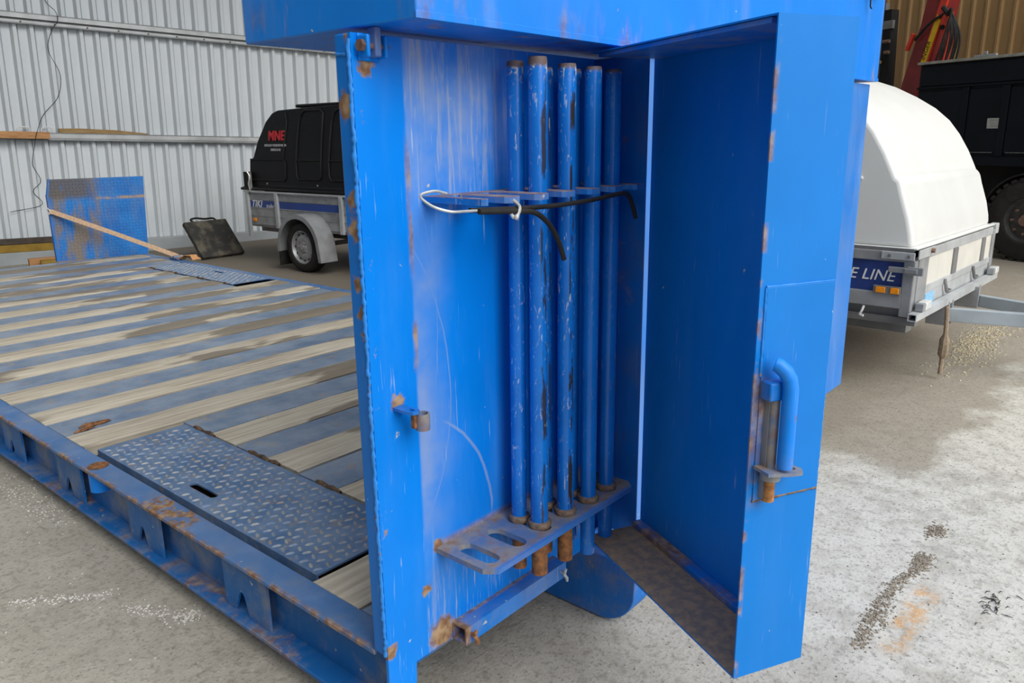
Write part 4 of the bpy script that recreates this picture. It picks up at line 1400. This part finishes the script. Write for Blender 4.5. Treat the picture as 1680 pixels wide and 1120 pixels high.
rp('corner_post', 'galv', [(0.052, 0.21, -0.006, 0.03, 0.035, 0.290)], bevel=0.006)
rp('corner_post', 'galv', [(W - 0.06, W, -0.006, 0.05, 0.0, 0.31)], bevel=0.006)
rp('corner_bracket', 'galv_light', [(-0.012, -0.002, 0.005, 0.16, 0.284, 0.322), (0.0, 0.27, -0.014, -0.006, 0.290, 0.336)], bevel=0.003)
m = MB()
m.lathe([(0, -0.03), (0.012, -0.03), (0.012, -0.014)], (0.20, 0, 0.318), 'Y', 8)
m.build('bracket_bolt', MAT['bolt'], t)
m = MB()
for y in (0.03, 0.12):
    m.lathe([(0, -0.020), (0.008, -0.020), (0.008, -0.012)], (0, y, 0.303), 'X', 8)
m.build('rivet', MAT['galv_dark'], t)
# front board: rails, two cream panels, stiles
rp('front_rail', 'galv_light', [(0.21, W - 0.06, 0.0, 0.03, 0.278, 0.325)], bevel=0.004)
rp('front_panel', 'cream', [(0.215, 0.722, 0.006, 0.026, 0.135, 0.278)])
rp('front_panel', 'cream', [(0.802, 1.388, 0.006, 0.026, 0.135, 0.278)])
rp('front_stile', 'galv_dark', [(0.722, 0.802, -0.004, 0.026, 0.135, 0.278)], bevel=0.004)
rp('front_stile', 'galv_dark', [(1.388, 1.460, -0.004, 0.026, 0.135, 0.278)], bevel=0.004)
rp('front_panel', 'cream', [(1.462, W - 0.06, 0.006, 0.026, 0.135, 0.278)])
rp('front_sill', 'galv_light', [(0.215, W - 0.06, 0.0, 0.03, 0.095, 0.135)], bevel=0.004)
rp('front_skirt', 'galv_light', [(0.215, W - 0.06, 0.004, 0.03, 0.02, 0.094)], bevel=0.003)
for x in (0.60, 1.22):
    m = MB()
    m.tube(spline([(x - 0.02, -0.004, 0.125), (x - 0.02, -0.012, 0.09), (x, -0.016, 0.055), (x + 0.025, -0.020, 0.055), (x + 0.03, -0.022, 0.068)], 4), 0.009, 8)
    m.build('lashing_hook', MAT['galv_dark'], t)
m = MB()
for (a, b) in ((-0.045, -0.005), ):
    m.box(-0.05, W + 0.02, a, b, 0.026, 0.030)
    m.box(-0.05, W + 0.02, a, b, -0.006, -0.002)
    m.box(-0.05, W + 0.02, a, a + 0.004, -0.002, 0.026)
    m.box(-0.05, W + 0.02, b - 0.004, b, -0.002, 0.026)
m.build('front_bumper', MAT['galv_light'], t, smooth=0)
rp('underrun_tube', 'galv_dark', [(0.03, 0.10, -0.02, 0.5, -0.045, -0.008)])
for x in (0.03, 1.56):
    rp('marker_light', 'clear', [(x + 0.04, x + 0.13, -0.055, -0.012, 0.033, 0.075)], bevel=0.006, label='white marker light')
    rp('marker_base', 'galv', [(x, x + 0.04, -0.052, -0.012, 0.032, 0.072)], bevel=0.004)
o = rp('side_marker', 'galv_dark', [(-0.012, 0.0, 0.052, 0.182, 0.108, 0.150)], bevel=0.003)
rp('amber_lens', 'amber', [(-0.020, -0.012, 0.058, 0.098, 0.114, 0.144)], bevel=0.003, parent=o, label='amber lens')
rp('amber_lens', 'amber', [(-0.020, -0.012, 0.122, 0.168, 0.114, 0.144)], bevel=0.003, parent=o, label='amber lens')
m = MB()
m.box(-0.022, -0.012, 0.03, 0.118, 0.222, 0.250)
m.box(-0.030, -0.012, -0.045, 0.03, 0.216, 0.256)
m.box(-0.036, -0.022, -0.02, 0.04, 0.224, 0.248)
m.build('board_latch', MAT['galv'], t, smooth=0, bevel=0.004)
m = MB()
m.tube(spline([(0.0, 0.22, 0.035), (-0.01, 0.225, 0.01), (-0.005, 0.235, -0.01), (-0.01, 0.215, -0.015)], 4), 0.006, 8)
m.build('rope_hook', MAT['white'], t)
rp('sticker', 'stripe2', [(0.24, 0.40, -0.0012, 0.0035, 0.03, 0.085)])
# drawbars
def drawbar(a, b, z0, z1):
    a, b = Vector(a), Vector(b)
    d = (b - a).normalized()
    n = Vector((d.y, -d.x, 0)) * 0.024
    m = MB()
    m.prism([a - n + Vector((0, 0, z0)), a + n + Vector((0, 0, z0)), b + n + Vector((0, 0, z0)), b - n + Vector((0, 0, z0))], (0, 0, z1 - z0))
    return m.build('drawbar', MAT['galv_blue'], t, smooth=0, bevel=0.004)
drawbar((0.585, 0.06, 0), (0.86, -0.86, 0), -0.110, -0.036)
drawbar((1.225, 0.06, 0), (0.90, -0.86, 0), -0.110, -0.040)
rp('tow_coupling', 'galv_dark', [(0.835, 0.925, -1.08, -0.83, -0.118, -0.030)], bevel=0.01)
for b in ((0.545, 0.56, -0.05, 0.06, -0.125, 0.01), (0.62, 0.635, -0.05, 0.06, -0.125, 0.01), (1.13, 1.145, -0.07, 0.06, -0.115, 0.015), (1.25, 1.262, -0.05, 0.06, -0.115, 0.01)):
    rp('drawbar_bracket', 'galv', [b], bevel=0.003)
m = MB()
m.tube(spline([(0.50, -0.05, -0.01), (0.49, -0.06, -0.10), (0.50, -0.06, -0.22), (0.515, -0.055, -0.30), (0.49, -0.06, -0.385)], 4), [0.012 + 0.014 * (1 if 6 < i < 12 else 0) for i in range(17)], 8)
m.build('strap_end', MAT['strap_d'], t)
# hard top
lp = [(0.030, 0.337), (0.038, 0.40), (0.058, 0.482), (0.100, 0.600), (0.120, 0.668), (0.142, 0.682), (0.160, 0.72), (0.200, 0.80), (0.262, 0.90), (0.33, 0.985), (0.42, 1.062), (0.54, 1.135), (0.68, 1.205), (0.85, 1.265), (1.05, 1.305), (1.35, 1.33), (2.7, 1.33), (2.95, 1.25), (3.06, 1.05), (3.08, 0.337)]
m = MB()
m.prism([(0.035, y, z) for y, z in lp], (1.62, 0, 0))
hd = m.build('hard_top', MAT['white_gel'], t, smooth=40, bevel=0.085, seg=5, label='rounded white fibreglass hard top')
rp('side_moulding', 'white_gel', [(0.024, 0.05, 0.30, 2.9, 0.664, 0.680)], bevel=0.006, parent=hd)
rp('lid_rim', 'white_gel', [(0.015, W - 0.02, 0.004, 3.09, 0.333, 0.342)], bevel=0.003)
rp('rim_tab', 'galv_light', [(W - 0.02, W + 0.05, -0.01, 0.03, 0.28, 0.345)], bevel=0.004)
# wheels, out of sight behind the locker door
for x in (-0.02, W - 0.18):
    for y in (1.35, 1.95):
        wheel(t, (x, y, -0.42 + 0.255), 0.255, 0.18, 0.165)
m = MB()
m.box(0.2, W - 0.2, 1.33, 1.37, -0.19, -0.15)
m.box(0.2, W - 0.2, 1.93, 1.97, -0.19, -0.15)
m.build('axle', MAT['galv_dark'], t, smooth=0)

# ------------------------------------------------------------------ dark truck with a loader crane
TM = frame((8.599, 0.190, 0), (0.928, -0.372, 0), (0.372, 0.928, 0), (0, 0, 1))      # x away from the viewer, y to the left
t = thing('crane_truck', 'dark truck with tall locker sides and a red loader crane, parked behind the white trailer', 'truck', M=TM)
YL, YR = 1.32, -2.0
rp('body', 'truck', [(0.03, 1.75, YR, YL, 0.955, 2.030)], bevel=0.006)
rp('edge_board', 'truckrim', [(-0.02, 1.75, YR, YL + 0.01, 2.031, 2.058)], bevel=0.003)
rp('upper_panel', 'truck', [(0.010, 0.028, YR, YL - 0.02, 1.800, 2.010)], bevel=0.006)
rp('upper_ledge', 'truck', [(-0.004, 0.028, YR, YL, 1.770, 1.792)], bevel=0.004)
rp('sill', 'truck', [(0.0, 0.028, YR, YL, 0.955, 1.050)], bevel=0.006)
DRS = [(1.30, 0.775), (0.700, 0.345), (0.265, -0.30), (-0.36, -0.95)]
for i, (a, b) in enumerate(DRS):
    d = rp('locker_door', 'truck', [(0.012, 0.028, b, a, 1.085, 1.745)], bevel=0.006)
    rp('door_hem', 'truckhem', [(0.008, 0.0118, b + 0.03, a - 0.03, 1.088, 1.096)], parent=d)
    if i in (1, 2):
        hz = (1.335, 1.440) if i == 1 else (1.10, 1.22)
        y1 = b + 0.125 if i == 1 else b + 0.16
        y1 = 0.462 if i == 1 else -0.02
        h = rp('door_latch', 'steel', [(0.002, 0.011, y1 - 0.155, y1, hz[0], hz[0] + 0.018), (0.002, 0.011, y1 - 0.155, y1, hz[1] - 0.018, hz[1]), (0.002, 0.011, y1 - 0.155, y1 - 0.135, hz[0] + 0.018, hz[1] - 0.018), (0.002, 0.011, y1 - 0.02, y1, hz[0] + 0.018, hz[1] - 0.018), (0.007, 0.011, y1 - 0.135, y1 - 0.02, hz[0] + 0.018, hz[1] - 0.018), (0.0, 0.006, y1 - 0.125, y1 - 0.062, hz[0] + 0.024, hz[1] - 0.024)], bevel=0.003, parent=d, label='chrome paddle latch')
for (a, b) in ((0.775, 0.700), (0.345, 0.265)):
    rp('stile', 'truck', [(-0.002, 0.026, b + 0.004, a - 0.004, 1.055, 1.765)], bevel=0.005)
rp('edge_cleat', 'galv', [(0.0, 0.03, 0.46, 0.70, 2.060, 2.080), (0.0, 0.02, 0.56, 0.60, 2.08, 2.11)], bevel=0.003)
rp('chassis', 'black_matt', [(0.35, 0.50, YR, 1.9, 0.62, 0.95), (1.25, 1.40, YR, 1.9, 0.62, 0.95), (0.4, 1.4, 0.9, 1.3, 0.45, 0.95), (0.1, 1.7, -0.14, 0.0, 0.36, 0.48)])
def truckwheel(x, y):
    wh, rm_ = wheel(t, (x, y, 0.42), 0.42, 0.24, 0.225, rim='rim_dark', n=56)
    m = MB()
    for k in range(30):
        for sd, off in ((0.0, 0.0), (0.13, 0.5)):
            T = Matrix.Translation((x, y, 0.42)) @ Matrix.Rotation(2 * PI * (k + off) / 30, 4, 'X')
            m.box(sd, sd + 0.11, -0.022, 0.022, 0.400, 0.434, T)
    m.build('tread_block', MAT['tyre'], wh, smooth=0)
    m = MB()
    for k in range(8):
        a = 2 * PI * k / 8
        m.lathe([(0.0, -0.006), (0.014, -0.006), (0.014, 0.03)], (x, y + 0.135 * math.cos(a), 0.42 + 0.135 * math.sin(a)), 'X', 6)
    m.lathe([(0, -0.03), (0.05, -0.03), (0.065, 0.0), (0.07, 0.03)], (x, y, 0.42), 'X', 16)
    m.build('hub', MAT['bolt'], wh)
    # arched dark mudguard
    m = MB()
    pts = [(0.50 * math.cos(a), 0.40 + 0.50 * math.sin(a)) for a in [math.radians(5 + 170 * k / 16) for k in range(17)]]
    vs, fs = [], []
    for (yy, zz) in pts: vs += [(x + 0.02, y + yy, zz), (x + 0.30, y + yy, zz), (x + 0.30, y + yy * 0.97, 0.40 + (zz - 0.40) * 0.97), (x + 0.02, y + yy * 0.97, 0.40 + (zz - 0.40) * 0.97)]
    for k in range(16):
        for q in range(4): fs.append((k * 4 + q, k * 4 + (q + 1) % 4, (k + 1) * 4 + (q + 1) % 4, (k + 1) * 4 + q))
    fs += [(0, 1, 2, 3), (67, 66, 65, 64)]
    m.add(vs, fs)
    m.build('mudguard', MAT['rubber'], t, smooth=40)
truckwheel(0.0, -0.07)
truckwheel(1.45, -0.07)
# crane behind the body: folded boom, bright arm, yellow decal, hoses
K = 1.0937
def cr(y, z): return (-4.767 + (y + 4.767) * K, 1.3125 + (z - 1.3125) * K)     # same sight line, 0.75 m further back
XC = 0.78
def poly(name, pts, x0, x1, mat, label=None, parent=None, bevel=0.004):
    m = MB()
    m.prism([(x0, *cr(y, z)) for y, z in pts], (x1 - x0, 0, 0))
    return m.build(name, MAT[mat], parent or t, smooth=0, bevel=bevel, label=label)
boom = poly('crane_boom', [(1.62, 1.45), (1.38, 1.45), (1.13, 2.56), (1.10, 2.80), (1.30, 2.80), (1.36, 2.45)], XC, XC + 0.30, 'crane_red', 'dark red folded crane boom')
poly('boom_edge', [(1.300, 2.04), (1.205, 2.04), (1.02, 2.80), (1.10, 2.80)], XC - 0.03, XC, 'crane_bright', 'bright red edge of the boom', boom)
dec = poly('decal_strip', [(1.290, 2.05), (1.225, 2.05), (1.105, 2.47), (1.150, 2.54)], XC - 0.034, XC - 0.030, 'yellow', 'yellow lettered strip', boom, 0)
ya, za = cr(1.235, 2.175)
dvec = Vector((0, -0.145, 0.47)).normalized()
T = frame((XC - 0.036, ya, za), dvec, Vector((1, 0, 0)).cross(dvec) * -1 if Vector((1, 0, 0)).cross(dvec).y < 0 else Vector((1, 0, 0)).cross(dvec), (-1, 0, 0))
m = MB()
yv = Vector((-1, 0, 0)).cross(dvec)
T = frame((XC - 0.036, ya, za), dvec, yv, (-1, 0, 0))
m.text('INGER', 0.075, T, 0.001, 0.2)
ya, za = cr(1.165, 2.38)
T = frame((XC - 0.036, ya, za), dvec, yv, (-1, 0, 0))
m.build('decal_lettering', MAT['black'], boom, smooth=0)
poly('boom_joint', [(1.50, 2.20), (1.46, 2.20), (1.40, 2.36), (1.43, 2.38)], XC - 0.05, XC, 'crane_bright', None, boom)
arm = poly('crane_arm', [(1.085, 2.00), (1.055, 2.00), (1.005, 2.25), (1.00, 2.42), (1.05, 2.56), (1.09, 2.45), (1.06, 2.28)], XC - 0.06, XC + 0.10, 'crane_bright', 'bright red outer crane arm')
m = MB()
y_, z_ = cr(1.055, 2.395)
m.lathe([(0, XC - 0.072), (0.028, XC - 0.072), (0.028, XC - 0.06)], (0, y_, z_), 'X', 12)
m.build('pivot_pin', MAT['black'], arm)
rr = random.Random(8)
for k in range(8):
    yb = 0.80 + 0.028 * k
    top = (1.0 - 0.008 * k + rr.uniform(-0.01, 0.01), 2.50 + rr.uniform(-0.02, 0.05))
    mid = (0.86 + 0.018 * k + rr.uniform(-0.015, 0.015), 2.27 + rr.uniform(-0.03, 0.03))
    bot = (0.90 + 0.022 * k + rr.uniform(-0.02, 0.02), 2.00)
    x = XC - 0.03 - 0.012 * k
    m = MB()
    m.tube(spline([(x + 0.05, *cr(1.02, 2.53)), (x, *cr(*top)), (x - 0.02, *cr(*mid)), (x, *cr(*bot))], 6), 0.013, 8)
    m.build('hydraulic_hose', MAT['rubber'], arm)
m = MB()
m.tube(spline([(XC - 0.05, *cr(1.02, 2.55)), (XC - 0.06, *cr(1.20, 2.46)), (XC - 0.05, *cr(1.38, 2.30))], 8), 0.016, 8)
m.tube([(XC - 0.05, *cr(1.08, 2.60)), (XC - 0.05, *cr(1.00, 2.52))], 0.03, 8)
m.build('hydraulic_hose', MAT['rubber'], arm)
poly('crane_column', [(1.75, 1.10), (1.35, 1.10), (1.35, 1.62), (1.75, 1.62)], XC + 0.02, XC + 0.40, 'black_matt')
poly('crane_base', [(1.75, 0.62), (1.33, 0.62), (1.33, 1.09), (1.75, 1.09)], 0.35, 1.45, 'black_matt')
# grey rack with a black board and odds and ends, beside the crane
t = thing('steel_rack', 'grey steel rack post with a black board, between tool box and crane', 'rack', M=TM)
XR = 1.0
K = 1.12
rk = [poly('rack_post', [(1.90, 0.0), (1.83, 0.0), (1.83, 2.75), (1.90, 2.75)], XR, XR + 0.07, 'galv_dark', parent=t),
      poly('rack_post', [(2.35, 0.0), (2.28, 0.0), (2.28, 2.75), (2.35, 2.75)], XR, XR + 0.07, 'galv_dark', parent=t),
      poly('rack_bar', [(2.40, 2.46), (1.69, 2.46), (1.69, 2.55), (2.40, 2.55)], XR - 0.05, XR, 'galv_dark', parent=t),
      poly('rack_board', [(1.80, 1.60), (1.68, 1.60), (1.72, 2.67), (1.82, 2.67)], XR - 0.04, XR + 0.10, 'black_matt', parent=t)]
for (y, z, l, mt) in ((1.72, 2.32, 0.10, 'bolt'), (1.70, 2.20, 0.07, 'bolt'), (1.84, 2.10, 0.16, 'oldwood'), (1.84, 1.98, 0.12, 'bolt'), (1.84, 2.26, 0.05, 'galv_light')):
    m = MB()
    yy, zz = cr(y, z)
    m.tube([(XR - 0.09, yy - l / 2, zz), (XR - 0.09, yy + l / 2, zz)], 0.022, 8)
    m.build('clamp', MAT[mt], t)

# ------------------------------------------------------------------ grit, gravel and litter on the floor
def stones(name, label, pts, mat, seed, rs=(0.003, 0.008)):
    rr = random.Random(seed)
    m = MB()
    for (x, y) in pts:
        r = rr.uniform(*rs)
        a = rr.uniform(0, PI)
        ca, sa = math.cos(a), math.sin(a)
        base = [(-1, -0.7, 0), (0.8, -0.9, 0), (1.0, 0.6, 0), (-0.7, 0.9, 0), (-0.4, -0.3, 0.75), (0.5, -0.2, 0.9), (0.2, 0.5, 0.7)]
        vs = [(x + r * (ca * u - sa * v), y + r * (sa * u + ca * v), r * h * rr.uniform(0.6, 1.0)) for u, v, h in base]
        m.add(vs, [(0, 1, 5, 4), (1, 2, 6, 5), (2, 3, 6), (3, 0, 4), (3, 4, 6), (4, 5, 6)])
    o = m.build(name, MAT[mat], None, smooth=0, kind='stuff')
    return tag(o, label, 'gravel', None, 'stuff')
def cluster(c, n, sx_, sy_, rr): return [(rr.gauss(c[0], sx_), rr.gauss(c[1], sy_)) for _ in range(n)]
def along(a, b, n, w, rr):
    out = []
    for _ in range(n):
        u = rr.random()
        out.append((a[0] + (b[0] - a[0]) * u + rr.gauss(0, w), a[1] + (b[1] - a[1]) * u + rr.gauss(0, w)))
    return out
rr = random.Random(21)
P = cluster((-0.03, 2.15), 120, 0.04, 0.13, rr) + cluster((-0.04, 1.90), 120, 0.03, 0.08, rr) + along((-0.33, 1.33), (-0.12, 1.14), 150, 0.012, rr) + along((-0.12, 1.05), (-0.03, 0.83), 130, 0.014, rr) + cluster((-0.02, 0.86), 50, 0.015, 0.02, rr) + [(rr.uniform(-0.9, -0.02), rr.uniform(0.1, 3.0)) for _ in range(120)]
stones('white_grit', 'white salt-like grit scattered on the floor beside the left rail', P, 'grit_w', 1, (0.0012, 0.0035))
P = []
for a, b in (((1.04, -0.648), (1.22, -0.632)), ((1.22, -0.632), (1.42, -0.640)), ((1.42, -0.640), (1.56, -0.668)), ((1.56, -0.668), (1.66, -0.66))):
    P += along(a, b, 330, 0.012, rr)
P += cluster((1.60, -0.672), 200, 0.03, 0.014, rr) + cluster((1.22, -0.66), 150, 0.06, 0.016, rr)
P = [(x, y + 0.0) for x, y in P]
stones('gravel_ridge', 'ridge of brown gravel along a floor crack, right of the open door', P, 'grit_b', 2, (0.0014, 0.0042))
stones('gravel_clump', 'small dark clump of gravel beyond the gravel ridge', cluster((1.843, -0.652), 240, 0.026, 0.014, rr), 'grit_b', 3, (0.002, 0.005))
stones('beige_gravel', 'pale beige gravel spread under the trailer drawbar', cluster((4.7, -0.24), 900, 0.35, 0.06, rr), 'grit_y', 4, (0.004, 0.010))
P = [(rr.uniform(0.5, 3.2), rr.uniform(-1.1, -0.1)) for _ in range(420)]
stones('loose_chips', 'loose dark stone chips strewn over the pale floor at right', P, 'grit_d', 5, (0.001, 0.003))
m = MB()
rr = random.Random(31)
for k in range(34):
    x, y = rr.gauss(1.50, 0.05), rr.gauss(-0.885, 0.016)
    a = rr.gauss(2.6, 0.7)
    ln = rr.uniform(0.012, 0.03)
    m.tube([(x, y, 0.001), (x + ln * 0.5 * math.cos(a), y + ln * 0.5 * math.sin(a), 0.004), (x + ln * math.cos(a + 0.3), y + ln * math.sin(a + 0.3), 0.001)], [0.0005, 0.0014, 0.0005], 5)
tag(m.build('leaf_litter', MAT['rubber'], None, kind='stuff'), 'scattered dark twigs and bark on the floor at lower right', 'litter', None, 'stuff')
